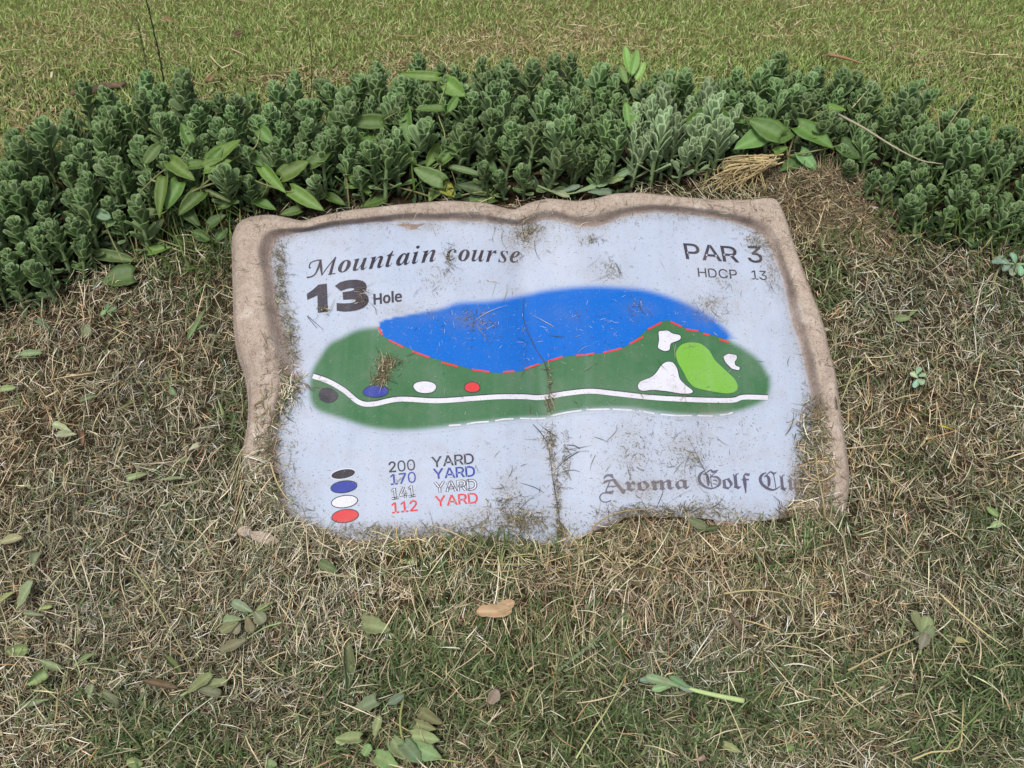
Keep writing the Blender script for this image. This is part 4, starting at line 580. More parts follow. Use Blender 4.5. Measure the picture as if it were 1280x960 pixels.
# ================================================================ grass and cuttings: one object for each kind nobody could count
def strips(P0, head, pitch, kap, curl, L, Wd, roll, col, segs=3, onto=True, floor=.002, taper=(.5, 0.05), kink=None):
    """bent ribbons. P0: centre on the ground plane (z = height over it); head/pitch at the start, kap/curl = turn along it"""
    n = len(P0); s = np.linspace(0, 1, segs + 1)
    pos = np.zeros((n, segs + 1, 3)); cur = np.zeros((n, 3)); th = head.copy(); ph = pitch.copy()
    dirs = []
    for k in range(segs + 1):
        d = np.stack([np.cos(th) * np.cos(ph), np.sin(th) * np.cos(ph), np.sin(ph)], -1); dirs.append(d)
        pos[:, k] = cur
        if k < segs:
            cur = cur + d * (L / segs)[:, None]; th = th + kap / segs; ph = ph + curl / segs
            if kink is not None and k == segs // 2: th = th + kink
    if onto: pos -= pos.mean(1, keepdims=True) * np.array([1, 1, 1])
    pos += P0[:, None, :]
    dirs = np.stack(dirs, 1)
    side = np.stack([-np.sin(head), np.cos(head), np.zeros(n)], -1)[:, None, :] * np.ones((1, segs + 1, 1))
    upv = np.cross(dirs, side); upv /= np.linalg.norm(upv, axis=-1, keepdims=True) + 1e-9
    sd_ = side * np.cos(roll)[:, None, None] + upv * np.sin(roll)[:, None, None]
    prof = np.interp(s, [0, .4, 1], [taper[0], 1, taper[1]])
    off = sd_ * (Wd / 2)[:, None, None] * prof[None, :, None]
    gz = g(pos[..., 0], pos[..., 1]); zz = np.maximum(pos[..., 2], floor) if floor is not None else pos[..., 2]
    pos[..., 2] = zz + gz
    V = np.stack([pos - off, pos + off], 2).reshape(-1, 3)
    base = (np.arange(n) * (segs + 1) * 2)[:, None] + (np.arange(segs) * 2)[None]; base = base.ravel()
    F = np.stack([base, base + 1, base + 3, base + 2], -1)
    Cc = np.repeat(col[:, None, :], (segs + 1) * 2, 1).reshape(-1, 3)
    return V, F, Cc
def pack(name, parts, mat, label):
    o = 0; Vs = []; Fs = []; Cs = []
    for v, f, c in parts: Vs.append(v); Fs.append(f + o); Cs.append(c); o += len(v)
    return tag(obj(name, mesh(name, np.concatenate(Vs), np.concatenate(Fs), mat, False, col=np.concatenate(Cs))), label, None, None, 'stuff')
def pal(cols, n, var=.18):
    A = np.array([srgb(*c[:3])[:3] for c in cols]); w_ = np.array([c[3] for c in cols], float); w_ /= w_.sum()
    c = A[RNG.choice(len(A), n, p=w_)]; return np.clip(c * (1 + RNG.normal(0, var, (n, 1))) * (1 + RNG.normal(0, .04, (n, 3))), .004, .9)
U = lambda a, b, n: RNG.uniform(a, b, n)
def blobs(x, y, L):
    d = np.zeros(np.shape(x))
    for cx, cy, rx, ry, s in L: d = np.maximum(d, s * np.exp(-((x - cx) / rx) ** 2 - ((y - cy) / ry) ** 2))
    return d
GREENB = [(600, 860, 170, 70, 1), (660, 930, 260, 60, 1), (900, 900, 200, 60, .8), (1010, 850, 150, 40, .6), (1230, 890, 110, 90, 1.1), (1150, 840, 120, 40, .5), (180, 930, 140, 50, .8), (60, 920, 90, 40, .6), (260, 380, 50, 30, .5), (250, 310, 60, 50, .9), (1030, 350, 30, 40, .9),
          (1040, 300, 20, 20, .3), (305, 540, 26, 30, .6), (1010, 660, 80, 22, .7), (950, 690, 60, 25, .4), (1100, 480, 60, 50, .3), (1110, 580, 50, 40, .45), (600, 700, 90, 16, .4), (360, 850, 80, 30, .3), (1240, 700, 60, 60, .4), (640, 1150, 900, 110, .9), (560, 720, 80, 20, .3), (1050, 590, 30, 40, .3), (420, 940, 60, 30, .5), (880, 770, 40, 30, .3)]
def greenness(px, py, P):
    n = (nz(P[:, 0], P[:, 1], .16, 21) * .6 + nz(P[:, 0], P[:, 1], .05, 22) * .4)
    return np.clip(blobs(px, py, GREENB) * (.55 + .9 * n) + (n - .62) * .8, 0, 1)
FRONT = [(-400, 430), (-200, 415), (0, 395), (60, 385), (100, 362), (150, 335), (200, 322), (250, 300), (330, 282), (450, 275), (640, 272), (770, 262), (850, 240), (900, 222), (960, 205), (1020, 205), (1080, 255), (1110, 290), (1170, 315), (1230, 318), (1300, 300), (1500, 330), (1700, 340)]
fx_, fy_ = zip(*FRONT)
def scatter(n, x0, x1, y0, y1):
    px = U(x0, x1, n); py = U(y0, y1, n); P = ground(px, py); return px, py, P
STRAW = [(226, 212, 184, 4.2), (200, 186, 158, 5), (168, 154, 130, 5.5), (126, 114, 94, 5.2), (88, 78, 62, 4.2), (246, 238, 218, 2.4), (150, 152, 126, 3), (116, 124, 96, 3), (84, 92, 66, 2.5), (214, 186, 144, 1.4), (170, 130, 96, 1)]
GRN = [(118, 138, 92, 4), (98, 120, 76, 4), (138, 152, 110, 3), (78, 98, 62, 3), (156, 160, 120, 1.5), (172, 164, 130, 1)]
# thatch of cuttings over the bank, thinner in hollows where the dark earth shows
HOLES = [(285, 862, 26, 14, 1), (275, 800, 22, 10, .9), (170, 508, 36, 9, 1), (100, 520, 30, 8, .8), (40, 548, 26, 8, .6), (60, 398, 60, 9, .8), (175, 355, 60, 9, .9), (850, 772, 34, 16, .8), (815, 745, 30, 12, .5), (1020, 270, 30, 14, .8), (1060, 300, 22, 12, .6), (1030, 345, 22, 26, .5), (120, 880, 50, 8, .6), (1240, 480, 30, 14, .5), (1250, 360, 40, 10, .7), (560, 850, 60, 20, .5), (740, 830, 26, 10, .5), (1160, 850, 30, 12, .6), (330, 560, 16, 20, .5), (420, 820, 24, 12, .5)]
n = 255000; px, py, P = scatter(n, -330, 1610, 200, 1230)
front = np.interp(px, fx_, fy_)
k = (py > front - 6 + RNG.normal(0, 7, n)) & ~under_sign(P); gr = greenness(px, py, P); k &= RNG.random(n) > gr * .72; k &= RNG.random(n) > .80 * np.clip(blobs(px, py, HOLES) + 1.9 * (nz(P[:, 0], P[:, 1], .038, 51) * .6 + nz(P[:, 0], P[:, 1], .11, 52) * .4 - .64), 0, 1)
px, py, P, gr = px[k], py[k], P[k], gr[k]; n = len(P)
clump = nz(P[:, 0], P[:, 1], .045, 31) * .6 + nz(P[:, 0], P[:, 1], .10, 32) * .4
P0 = P.copy(); P0[:, 2] = U(0, 1, n) ** 1.3 * (.005 + .042 * clump ** 1.4 * (1 - .5 * gr))
col = pal(STRAW, n, .2); gm = RNG.random(n) < .08 + gr * .5 + .10 * (P[:, 0] > .35); col[gm] = pal(GRN, int(gm.sum()))
col *= (1 + .35 * (nz(P[:, 0], P[:, 1], .3, 35) - .5))[:, None]
_t = nz(P[:, 0], P[:, 1], .22, 36) * .6 + nz(P[:, 0], P[:, 1], .07, 37) * .4 - .5; col = np.clip(col * np.stack([1 + .30 * _t, 1 + .02 * _t, 1 - .18 * _t], -1), .004, .9)
# the deeper a cutting lies the older and browner it is
th1 = strips(P0, U(0, 6.28, n), RNG.normal(0, .28, n), RNG.normal(0, .5, n), RNG.normal(0, .4, n), np.exp(RNG.normal(math.log(.0185), .42, n)), U(.0007, .0018, n), RNG.normal(0, .6, n), col, 2, kink=RNG.normal(0, .45, n))
# longer straws on top
n = 4800; px, py, P = scatter(n, -260, 1540, 230, 1130); front = np.interp(px, fx_, fy_)
k = (py > front) & ~under_sign(P); P = P[k]; n = len(P); P0 = P.copy(); P0[:, 2] = U(.014, .036, n)
th2 = strips(P0, U(0, 6.28, n), RNG.normal(0, .2, n), RNG.normal(0, .4, n), RNG.normal(0, .35, n), np.exp(RNG.normal(math.log(.046), .38, n)), U(.0009, .0019, n), RNG.normal(0, .5, n), pal([(220, 208, 176, 4), (200, 186, 152, 4), (176, 168, 132, 3), (156, 156, 118, 2), (232, 224, 200, 1.5), (196, 164, 120, 1)], n, .12), 5, kink=np.where(RNG.random(n) < .2, RNG.normal(0, .7, n), 0))
# crumbled bits deep down
n = 60000; px, py, P = scatter(n, -330, 1610, 230, 1230); front = np.interp(px, fx_, fy_)
k = (py > front - 10) & ~under_sign(P); P = P[k]; n = len(P); P0 = P.copy(); P0[:, 2] = U(.001, .012, n)
th3 = strips(P0, U(0, 6.28, n), RNG.normal(0, .3, n), RNG.normal(0, .5, n), 0 * U(0, 1, n), U(.006, .016, n), U(.001, .003, n), RNG.normal(0, .5, n), pal([(128, 116, 94, 3), (104, 92, 74, 3), (152, 138, 114, 2), (110, 112, 86, 2)], n, .2), 1)
n = 9000; px = 1030 + RNG.normal(0, 42, n); py = 252 + RNG.normal(0, 22, n) + (px - 1030) * .25; P = ground(px, py); k = ~under_sign(P); px, py, P = px[k], py[k], P[k]; n = len(P)
P0 = P.copy(); P0[:, 2] = U(0, 1, n) * .05 * np.exp(-((px - 1020) / 60) ** 2 - ((py - 245) / 26) ** 2) + .004
th4 = strips(P0, U(0, 6.28, n), RNG.normal(0, .4, n), RNG.normal(0, .9, n), RNG.normal(0, .5, n), np.exp(RNG.normal(math.log(.030), .45, n)), U(.0008, .0020, n), RNG.normal(0, .5, n), pal([(154, 138, 112, 4), (122, 106, 84, 4), (78, 66, 50, 4), (196, 178, 144, 3), (222, 206, 172, 1.5), (108, 116, 82, 1.5)], n, .22), 3, kink=RNG.normal(0, .4, n))
pack('dry_grass_cuttings', [th1, th2, th3, th4], M_STRAW, 'thick mat of dry mown grass cuttings over the bank round the sign')
# living turf pushing through
n = 130000; px, py, P = scatter(n, -330, 1610, 230, 1230); front = np.interp(px, fx_, fy_)
gr = greenness(px, py, P); k = (py > front - 4) & ~under_sign(P) & (RNG.random(n) < .02 + gr * .8); P = P[k]; n = len(P); P0 = P.copy(); P0[:, 2] = 0
L = U(.018, .042, n)
tf = strips(P0, U(0, 6.28, n), U(.5, 1.45, n), RNG.normal(0, .4, n), -U(.1, 1.3, n), L, U(.0018, .0042, n), RNG.normal(0, .5, n), pal(GRN, n, .2), 3, onto=False, floor=0.0, taper=(.7, .05))
pack('turf_grass', [tf], M_GRASS, 'living green grass blades pushing through the cuttings')
# mown lawn beyond the bed
n = 210000; px, py, P = scatter(n, -260, 1540, -75, 262); back = np.interp(px, [p[0] for p in BED[::-1][:20]], [p[1] for p in BED[::-1][:20]])
k = (py < back + 8) & (P[:, 1] > 1.8); px, py, P = px[k], py[k], P[k]; n = len(P)
dry = np.clip(nz(P[:, 0], P[:, 1], .5, 41) * .5 + nz(P[:, 0], P[:, 1], .14, 42) * .5 + blobs(px, py, [(60, 60, 160, 30, .25), (380, 100, 70, 14, .5), (700, 50, 160, 20, .35), (20, 160, 60, 60, .3), (1200, 60, 120, 30, .1)]) - blobs(px, py, [(60, 10, 80, 20, .2), (1100, 100, 140, 40, .1), (1000, 20, 300, 30, .2)]), 0, 1)
LG = [(164, 184, 112, 4), (144, 168, 96, 4), (184, 198, 132, 3), (114, 140, 76, 2), (204, 202, 156, 1)]; LD = [(204, 188, 150, 3), (180, 166, 126, 3), (156, 150, 108, 2), (218, 206, 172, 1)]
col = pal(LG, n, .16); dm = RNG.random(n) < np.clip((dry - .32) * 1.25, .06, .9); col[dm] = pal(LD, int(dm.sum()), .16); P0 = P.copy(); P0[:, 2] = 0
L = U(.010, .022, n) * (1.15 - .35 * dry)
l1 = strips(P0, U(0, 6.28, n), np.where(dm, U(.1, 1.0, n), U(.5, 1.5, n)), RNG.normal(0, .3, n), -U(0, .8, n), L, U(.0017, .0034, n), RNG.normal(0, .5, n), col, 2, onto=False, floor=0.0, taper=(.8, .08))
n = 11000; px, py, P = scatter(n, -260, 1540, -75, 250); back = np.interp(px, [p[0] for p in BED[::-1][:20]], [p[1] for p in BED[::-1][:20]])
pr = .25 + blobs(px, py, [(380, 102, 60, 9, 2.5), (690, 50, 80, 12, 2.5), (110, 60, 60, 30, .8), (90, 75, 110, 50, .5), (760, 70, 60, 14, .6), (930, 60, 120, 30, .4), (1230, 90, 60, 60, .4)]); k = (py < back + 4) & (P[:, 1] > 1.8) & (RNG.random(n) < pr); P = P[k]; n = len(P); P0 = P.copy(); P0[:, 2] = U(.008, .02, n)
l2 = strips(P0, U(0, 6.28, n), RNG.normal(0, .15, n), RNG.normal(0, .8, n), RNG.normal(0, .2, n), U(.015, .065, n), U(.0015, .0032, n), RNG.normal(0, .4, n), pal([(206, 188, 144, 3), (180, 158, 116, 3), (150, 128, 92, 2), (222, 208, 170, 1)], n, .12), 4)
pack('lawn_grass', [l1, l2], M_GRASS, 'short mown lawn with dry patches beyond the planted bed')

# cuttings lying on the sign: over its sunk foot, in the hollow of the rim and sprinkled over the face
def on_sign_strips(n, sampler, hfun, Lm, Ls, W0, W1, cols, segs=3, flat=.12, var=.15, kap=1.0):
    px, py = sampler(n); n = len(px); hh = hfun(px, py, n); base = onsign(px, py, hh)
    u = np.array([1, 0, 0]); v = np.cross(S_N, u); th = U(0, 6.28, n); L = np.exp(RNG.normal(math.log(Lm), Ls, n)); kp = RNG.normal(0, kap, n); ph = RNG.normal(0, flat, n); W_ = U(W0, W1, n)
    s = np.linspace(-.5, .5, segs + 1); pos = []; side = []
    cur = np.zeros((n, 3)); lst = []; dl = []
    for k in range(segs + 1):
        d = (np.cos(th)[:, None] * u + np.sin(th)[:, None] * v) * np.cos(ph)[:, None] + np.sin(ph)[:, None] * S_N; sdv = -np.sin(th)[:, None] * u + np.cos(th)[:, None] * v
        lst.append(cur.copy()); dl.append(sdv); cur = cur + d * (L / segs)[:, None]; th = th + kp / segs
    pos = np.stack(lst, 1); pos -= pos.mean(1, keepdims=True); sdv = np.stack(dl, 1); pos = pos + base[:, None]
    # keep them on the surface
    hgt = (pos - _p0) @ S_N; bk = book(pos); low = bk + np.maximum(hh[:, None] * .6, .0035); pos += (np.maximum(low - hgt, 0))[..., None] * S_N
    prof = np.interp(s, [-.5, -.1, .5], [.5, 1, .1]); off = sdv * (W_ / 2)[:, None, None] * prof[None, :, None]
    V = np.stack([pos - off, pos + off], 2).reshape(-1, 3); b0 = ((np.arange(n) * (segs + 1) * 2)[:, None] + (np.arange(segs) * 2)[None]).ravel()
    F = np.stack([b0, b0 + 1, b0 + 3, b0 + 2], -1); col = pal(cols, n, var); return V, F, np.repeat(col[:, None, :], (segs + 1) * 2, 1).reshape(-1, 3)
def smp(L):                                          # (x, y, rx, ry, weight) gaussian spots
    w_ = np.array([l[4] for l in L], float); w_ /= w_.sum()
    def f(n):
        i = RNG.choice(len(L), n, p=w_); A = np.array(L)[i]; x = A[:, 0] + RNG.normal(0, 1, n) * A[:, 2]; y = A[:, 1] + RNG.normal(0, 1, n) * A[:, 3]; k = inpoly(x, y, OUTP); return x[k], y[k]
    return f
DEB = [(96, 86, 66, 3), (124, 112, 90, 3), (154, 142, 116, 2), (76, 76, 56, 3), (104, 108, 78, 1.5), (200, 188, 158, 1)]
foot = [(x, 704 - 6 * math.sin((x - 380) / 600 * 3.1), 16, 9, 1.0) for x in range(360, 1060, 16)]
foot += [(x, y, 12, 9, 1.6) for x, y in ((345, 668), (330, 650), (335, 630), (326, 605), (322, 575), (322, 545), (330, 520), (335, 505), (345, 490), (360, 480), (372, 668), (400, 682), (1040, 650), (1030, 665), (1005, 672), (980, 680), (950, 680), (1024, 610), (1026, 585), (1020, 560), (1024, 635), (1010, 650), (1000, 640), (1022, 530), (940, 672), (900, 678), (860, 680), (820, 684), (780, 692), (720, 694))]
f1 = on_sign_strips(6800, smp(foot), lambda x, y, n: U(.003, 1, n) ** 1.6 * .016 + .003, .022, .4, .001, .0021, STRAW + [(96, 104, 68, 3)], 3, .3, .2)
foot += [(1030 + .05 * (y - 560), y, 6, 12, 2.2) for y in range(505, 650, 14)]
foot2 = [(x, 706, 22, 12, 1.0) for x in range(360, 1060, 20)] + [(1040, 640, 14, 18, .8), (1030, 600, 10, 30, .6), (330, 620, 16, 40, .6)]
f1b = on_sign_strips(260, smp(foot2), lambda x, y, n: U(.012, .03, n), .055, .35, .0011, .0022, [(214, 200, 160, 4), (196, 178, 134, 4), (170, 160, 118, 3)], 6, .25, .12, .5)
GUT = [(655, 292, 10, 10, 1.2), (668, 283, 8, 7, 1), (690, 565, 2.2, 16, .8), (684, 545, 6, 7, 1.0), (693, 600, 1.5, 20, .7), (699, 640, 1.8, 22, 1.0), (702, 668, 3, 6, 1.4), (707, 560, 4, 12, 1), (708, 590, 3, 10, .7), (687, 478, 2, 18, 1), (686, 505, 3, 6, 1), (655, 440, 2, 14, .2), (640, 640, 16, 14, 3), (655, 655, 20, 8, 3),
       (480, 462, 7, 9, 2), (486, 452, 9, 5, 1.5), (474, 476, 6, 4, 1.2), (455, 362, 8, 4, .2), (455, 375, 6, 8, .25), (447, 368, 10, 5, .25), (404, 386, 5, 4, .3), (545, 350, 12, 10, .4), (600, 405, 14, 10, .7), (590, 400, 8, 8, .5), (350, 340, 5, 20, 1.8), (350, 375, 5, 14, 1.5), (360, 410, 5, 14, 1.6), (345, 315, 6, 10, .9), (366, 440, 5, 12, 1.2), (560, 318, 5, 8, .7), (563, 325, 4, 8, .5), (650, 320, 4, 4, .4),
       (945, 300, 10, 8, 1.1), (960, 320, 6, 14, 1.1), (966, 345, 4, 14, .8), (740, 300, 8, 3, .8), (765, 337, 9, 6, .9), (885, 380, 10, 8, .9), (890, 398, 12, 8, .5), (905, 350, 6, 8, .4), (795, 385, 6, 10, .5), (800, 555, 20, 22, 1.0), (865, 560, 18, 22, 1.4), (868, 575, 8, 5, .8), (930, 540, 10, 20, .4), (470, 664, 30, 5, 1.6), (550, 662, 30, 5, 1.6), (600, 655, 24, 7, 1.4),
       (800, 640, 30, 6, 2), (850, 640, 30, 6, 1.6), (890, 630, 16, 6, 1), (770, 655, 16, 8, 1), (1000, 600, 6, 26, 2), (1006, 560, 5, 30, 1.6), (1012, 520, 6, 16, .9), (365, 540, 6, 26, .5), (360, 600, 8, 24, .9), (372, 640, 14, 8, 1), (790, 575, 50, 40, .6), (560, 610, 120, 30, .25), (640, 580, 30, 20, .3), (780, 300, 120, 16, .35), (480, 300, 60, 14, .25), (700, 390, 160, 30, .5), (640, 450, 220, 40, .4), (690, 660, 40, 12, 1.4), (655, 285, 220, 5, .8), (850, 268, 60, 5, .5),
       (820, 590, 30, 14, .6), (440, 660, 24, 6, .6)]
f2 = on_sign_strips(6200, smp(GUT), lambda x, y, n: U(.002, .005, n), 0.0042, .6, .0004, .0010, DEB, 2, .05, .25, .8)
f3 = on_sign_strips(330, smp(GUT + [(680, 450, 170, 110, 12)]), lambda x, y, n: U(.003, .006, n), .024, .5, .0005, .0012, DEB, 5, .05, .2, .8)
heap = [(480, 462, 4, 7, 1.8), (488, 453, 7, 3, .8), (474, 474, 4, 3, .7), (697, 630, 1.3, 24, .45), (687, 556, 4, 9, .5), (701, 666, 2.5, 5, .8), (650, 652, 18, 8, 1.6), (636, 632, 12, 14, .8), (800, 642, 22, 6, 2), (845, 640, 22, 5, 1.6), (352, 345, 4, 24, 1.6), (364, 415, 4, 18, 1.4), (1006, 580, 5, 34, 2.4), (1018, 520, 8, 30, 1.5), (948, 302, 8, 6, .6), (656, 290, 6, 8, .8), (490, 668, 60, 4, 1.4), (600, 664, 50, 5, 1.2), (360, 490, 10, 8, 1.2), (350, 500, 10, 10, 1.4), (900, 645, 50, 5, 1.4), (455, 372, 6, 6, .12), (404, 387, 4, 3, .1)]
f4 = on_sign_strips(1700, smp(heap), lambda x, y, n: U(0, 1, n) ** 1.8 * .007 + .003, .008, .45, .0007, .0015, DEB, 3, .3, .2)
rimc = [(x, y, 20, 6, 1) for x, y in ((420, 268), (520, 262), (600, 262), (645, 270), (700, 262), (760, 260), (850, 256), (930, 262), (960, 270), (975, 300), (1000, 360), (1020, 410), (1030, 450), (1040, 500), (330, 285), (320, 330), (330, 380), (335, 430), (340, 470), (345, 450), (1030, 520))]
f5 = on_sign_strips(650, smp(rimc), lambda x, y, n: U(.022, .026, n), .009, .6, .0005, .0012, DEB, 2, .05)
f7 = on_sign_strips(1500, smp([(1026, 520, 5, 10, .6), (1031, 545, 6, 10, 1), (1034, 570, 6, 10, 1.2), (1035, 595, 7, 12, 1.4), (1034, 620, 8, 12, 1.4), (1030, 645, 14, 10, 1.2), (330, 500, 8, 12, .5), (326, 530, 9, 14, .8), (328, 560, 10, 14, 1)]), lambda x, y, n: U(.014, .027, n), .018, .4, .0008, .0016, STRAW[2:] + DEB[:4], 3, .2, .2)
f6 = on_sign_strips(240, smp([(640, 415, 90, 26, 4), (780, 395, 60, 18, 2), (560, 410, 40, 16, 2), (700, 500, 170, 14, 1.5)]), lambda x, y, n: U(.003, .004, n), .0065, .5, .0003, .0007, [(190, 196, 206, 2), (160, 150, 130, 1), (60, 64, 70, 1)], 2, .02, .15, .6)
pack('grass_bits', [f1, f1b, f2, f3, f4, f5, f6, f7], M_STRAW, 'bits of cut grass and crumbs of soil strewn on the stone sign')

# ================================================================ stonecrop (sedum) bed
def sedum_leaf(L, W_, cup, bend, tint, thick=.0022):
    rows = [(0, .12), (.15, .24), (.4, .62), (.66, .98), (.86, .93), (.98, .52)]; V = []; Cc = []; cols = 4
    base = np.array(srgb(*tint)[:3]); edge = np.array(srgb(min(255, tint[0] + 22), min(255, tint[1] + 22), min(255, tint[2] + 14))[:3])
    for side in (0, 1):
        for r, w_ in rows:
            z = r * L
            for c in range(cols + 1):
                u = c / cols * 2 - 1; y = -bend * L * (r ** 2) + cup * W_ * (u * u) * w_ - (thick * (1 - abs(u)) if side else 0)
                V.append((u * W_ / 2 * w_, -y, z)); Cc.append(base + (edge - base) * max(abs(u) ** 4, (r > .95) * .8))
    F = []; k = cols + 1; nr_ = len(rows); o = nr_ * k
    for i in range(nr_ - 1):
        for c in range(cols):
            a = i * k + c; F.append((a, a + 1, a + k + 1, a + k)); F.append((o + a, o + a + k, o + a + k + 1, o + a + 1))
    for i in range(nr_ - 1):
        for c in (0, cols):
            a = i * k + c
            F.append((a, a + k, o + a + k, o + a) if c == 0 else (a, o + a, o + a + k, a + k))
    for c in range(cols):
        a = (nr_ - 1) * k + c; F.append((a, a + 1, o + a + 1, o + a))
    return V, F, np.array(Cc)
TINTS = [(100, 128, 80), (114, 140, 90), (88, 114, 74), (118, 142, 100)]
LEAFM = []
for i, t in enumerate(TINTS):
    for j in range(2):
        v, f, c = sedum_leaf(1.0, .40 + .08 * j, .10, -.05 + .15 * j, t, .028); LEAFM.append(mesh('leaf', v, f, M_SEDUM, True, col=c))
v, f, c = sedum_leaf(1.0, .36, .12, -.08, (134, 156, 118), .03); PALE = mesh('leaf', v, f, M_SEDUM, True, col=c)
v, f, c = sedum_leaf(1.0, .52, .25, -.12, (110, 148, 74), .06); LIME = mesh('leaf', v, f, M_SEDUM, True, col=c)
def shoot_proto(seed, pale=False, H=None):
    rnd = random.Random(seed); H = H or rnd.uniform(.085, .125); lean = Vector((rnd.uniform(-.2, .2), rnd.uniform(-.3, .05), 0)); pts_ = []
    for i in range(6):
        t = i / 5; pts_.append(Vector((lean.x * H * t * t, lean.y * H * t * t, H * t)))
    v, f = tube(pts_, [.0042, .004, .0037, .0034, .003, .0022], 6); sc = np.array(srgb(128, 148, 104))[:3]
    stem = mesh('stem', [tuple(q) for q in v], f, M_SEDUM, True, col=np.tile(sc, (len(v), 1)))
    leaves = []; nodes = rnd.choice([8, 9]); ang = rnd.uniform(0, 6.28)
    for k in range(nodes):
        t = (.28 if nodes == 8 else .16) + (.70 if nodes == 8 else .82) * (k / (nodes - 1)) ** .8; s = t * 5; i = min(int(s), 4); p = pts_[i].lerp(pts_[i + 1], s - i)
        q = (k / (nodes - 1)); L = (.031 + .007 * math.sin(q * 2.4)) * (1 - .32 * q ** 3) * (1.2 if pale else 1) * rnd.uniform(.9, 1.1)
        tilt = R_(58 - 44 * q ** .6); per = 4 if .35 < q < .9 else 3
        for a in range(per):
            th = ang + a * 2 * math.pi / per + rnd.uniform(-.2, .2); tl = tilt * rnd.uniform(.85, 1.15)
            me = PALE if pale else LEAFM[rnd.randrange(8)]
            # leaf grows along +z, its hollow face (-y) toward the stem: turn it outward
            M = Matrix.Translation(p) @ Matrix.Rotation(th, 4, 'Z') @ Matrix.Rotation(-tl, 4, 'X') @ Matrix.Scale(L, 4)
            leaves.append((me, M))
        ang += math.pi / per + rnd.uniform(-.15, .15)
    return stem, leaves
def joined(leaves, mat=None, name='foliage'):
    V = []; F = []; Cc = []; o = 0
    for me, M in leaves:
        nv = len(me.vertices); co = np.empty(nv * 3, np.float32); me.vertices.foreach_get('co', co); co = co.reshape(-1, 3); A = np.array(M)
        V.append(co @ A[:3, :3].T + A[:3, 3]); c = np.empty(nv * 4, np.float32); me.color_attributes['col'].data.foreach_get('color', c); Cc.append(c.reshape(-1, 4)[:, :3] * random.uniform(.85, 1.15))
        F += [tuple(i + o for i in p.vertices) for p in me.polygons]; o += nv
    return mesh(name, np.concatenate(V), F, mat or M_SEDUM, True, col=np.concatenate(Cc))
PROTO = [shoot_proto(s) for s in range(14)]; PJOIN = [(s, joined(l)) for s, l in PROTO]
PALEP = [shoot_proto(100 + s, True, .12 + .01 * s) for s in range(4)]; PALEJ = [(s, joined(l)) for s, l in PALEP]
# planting positions: spread over the bed, thickest where the picture shows rosettes
px = U(-330, 1620, 26000); py = U(120, 432, 26000); P = ground(px, py, 0, False)
okb = inpoly(px, py, BED) & ~inpoly(P[:, 0], P[:, 1], grow(FOOTP, .015))
spots = []
hollow = [(230, 295, 70, 30), (640, 242, 24, 10), (960, 215, 60, 18), (1010, 235, 40, 30), (545, 246, 50, 10), (340, 258, 60, 12), (150, 330, 26, 18)]
for x, y, p, ok in zip(px, py, P, okb):
    if not ok: continue
    if any(((x - a) / c) ** 2 + ((y - b) / d) ** 2 < 1 for a, b, c, d in hollow): continue
    r = .0295
    if all((p[0] - q[2][0]) ** 2 + (p[1] - q[2][1]) ** 2 > r * r for q in spots): spots.append((x, y, p))
spots.sort(key=lambda q: q[2][1])
spots_in = [q for q in spots if -60 < q[0] < 1340]
print('SHOOTS', len(spots), len(spots_in))
MARKS = [(-60, 'at the left edge of the photo'), (60, 'near the photo left edge'), (140, 'between the left edge and the creeper'), (215, 'around the creeper off the sign left corner'), (300, 'above the top left corner of the sign'), (385, 'above the M of Mountain'), (460, 'above the middle of the word Mountain'), (540, 'above the word course'),
         (620, 'behind the fold of the sign'), (700, 'just right of the fold'), (780, 'above the blue pond crest'), (860, 'above the word PAR'), (935, 'behind the straw heap'), (1010, 'right above the sign right corner'), (1085, 'above the long arching dead stem'), (1165, 'right of the arching dead stem'), (1235, 'by the right edge of the photo'), (1345, 'outside')]
ORD = ['first', 'second', 'third', 'fourth', 'fifth', 'sixth', 'seventh', 'eighth', 'ninth', 'tenth', 'eleventh', 'twelfth']
LAB = {}
for (xa, mk), (xb, _) in zip(MARKS[:-1], MARKS[1:]):
    cell = sorted([q for q in spots_in if xa <= q[0] < xb], key=lambda q: q[2][1]); 
    for ri in range(0, len(cell), 5):
        row = sorted(cell[ri:ri + 5], key=lambda q: q[0]); rn = ORD[ri // 5] if ri // 5 < 12 else 'last'
        for ci, q in enumerate(row): LAB[id(q)] = 'stonecrop shoot %s, %s row, %s from left' % (mk, rn, ORD[ci])
near = set(id(q) for q in spots_in[:100]); nsh = 0; extra = []
for q in spots:
    x, y, p = q; pale = 780 < x < 905 and y > 178
    inside = -60 < x < 1340
    if not inside and nsh > 0 and (x < -60 or x > 1340):
        extra.append((q, pale)); continue
    if nsh >= 400: extra.append((q, pale)); continue
    nsh += 1; i = random.randrange(len(PALEP if pale else PROTO)); lb = LAB.get(id(q), 'stonecrop shoot at the end of the bed'); gp = 'stonecrop shoots in the bed behind the sign'; lb = 'pale slender ' + lb.replace('stonecrop shoot ', 'shoot ', 1) if pale else lb
    z = float(g(p[0], p[1])); s = random.uniform(.72, 1.16) * (.92 if x > 1000 else 1)
    r = empty('stonecrop_shoot', (p[0], p[1], z - .004), lb, 'plant', gp, (R_(random.uniform(-9, 9)), R_(random.uniform(-9, 9)), random.uniform(-.6, .6)))
    r.scale = (s, s, s)
    if id(q) in near:
        st, lv = (PALEP if pale else PROTO)[i]; obj('stem', st, r)
        for me, M in lv:
            o = obj('leaf', me, r); o.matrix_local = M
    else:
        st, fo = (PALEJ if pale else PJOIN)[i]; obj('stem', st, r); obj('foliage', fo, r)
print('OBJ', nsh, len(extra))
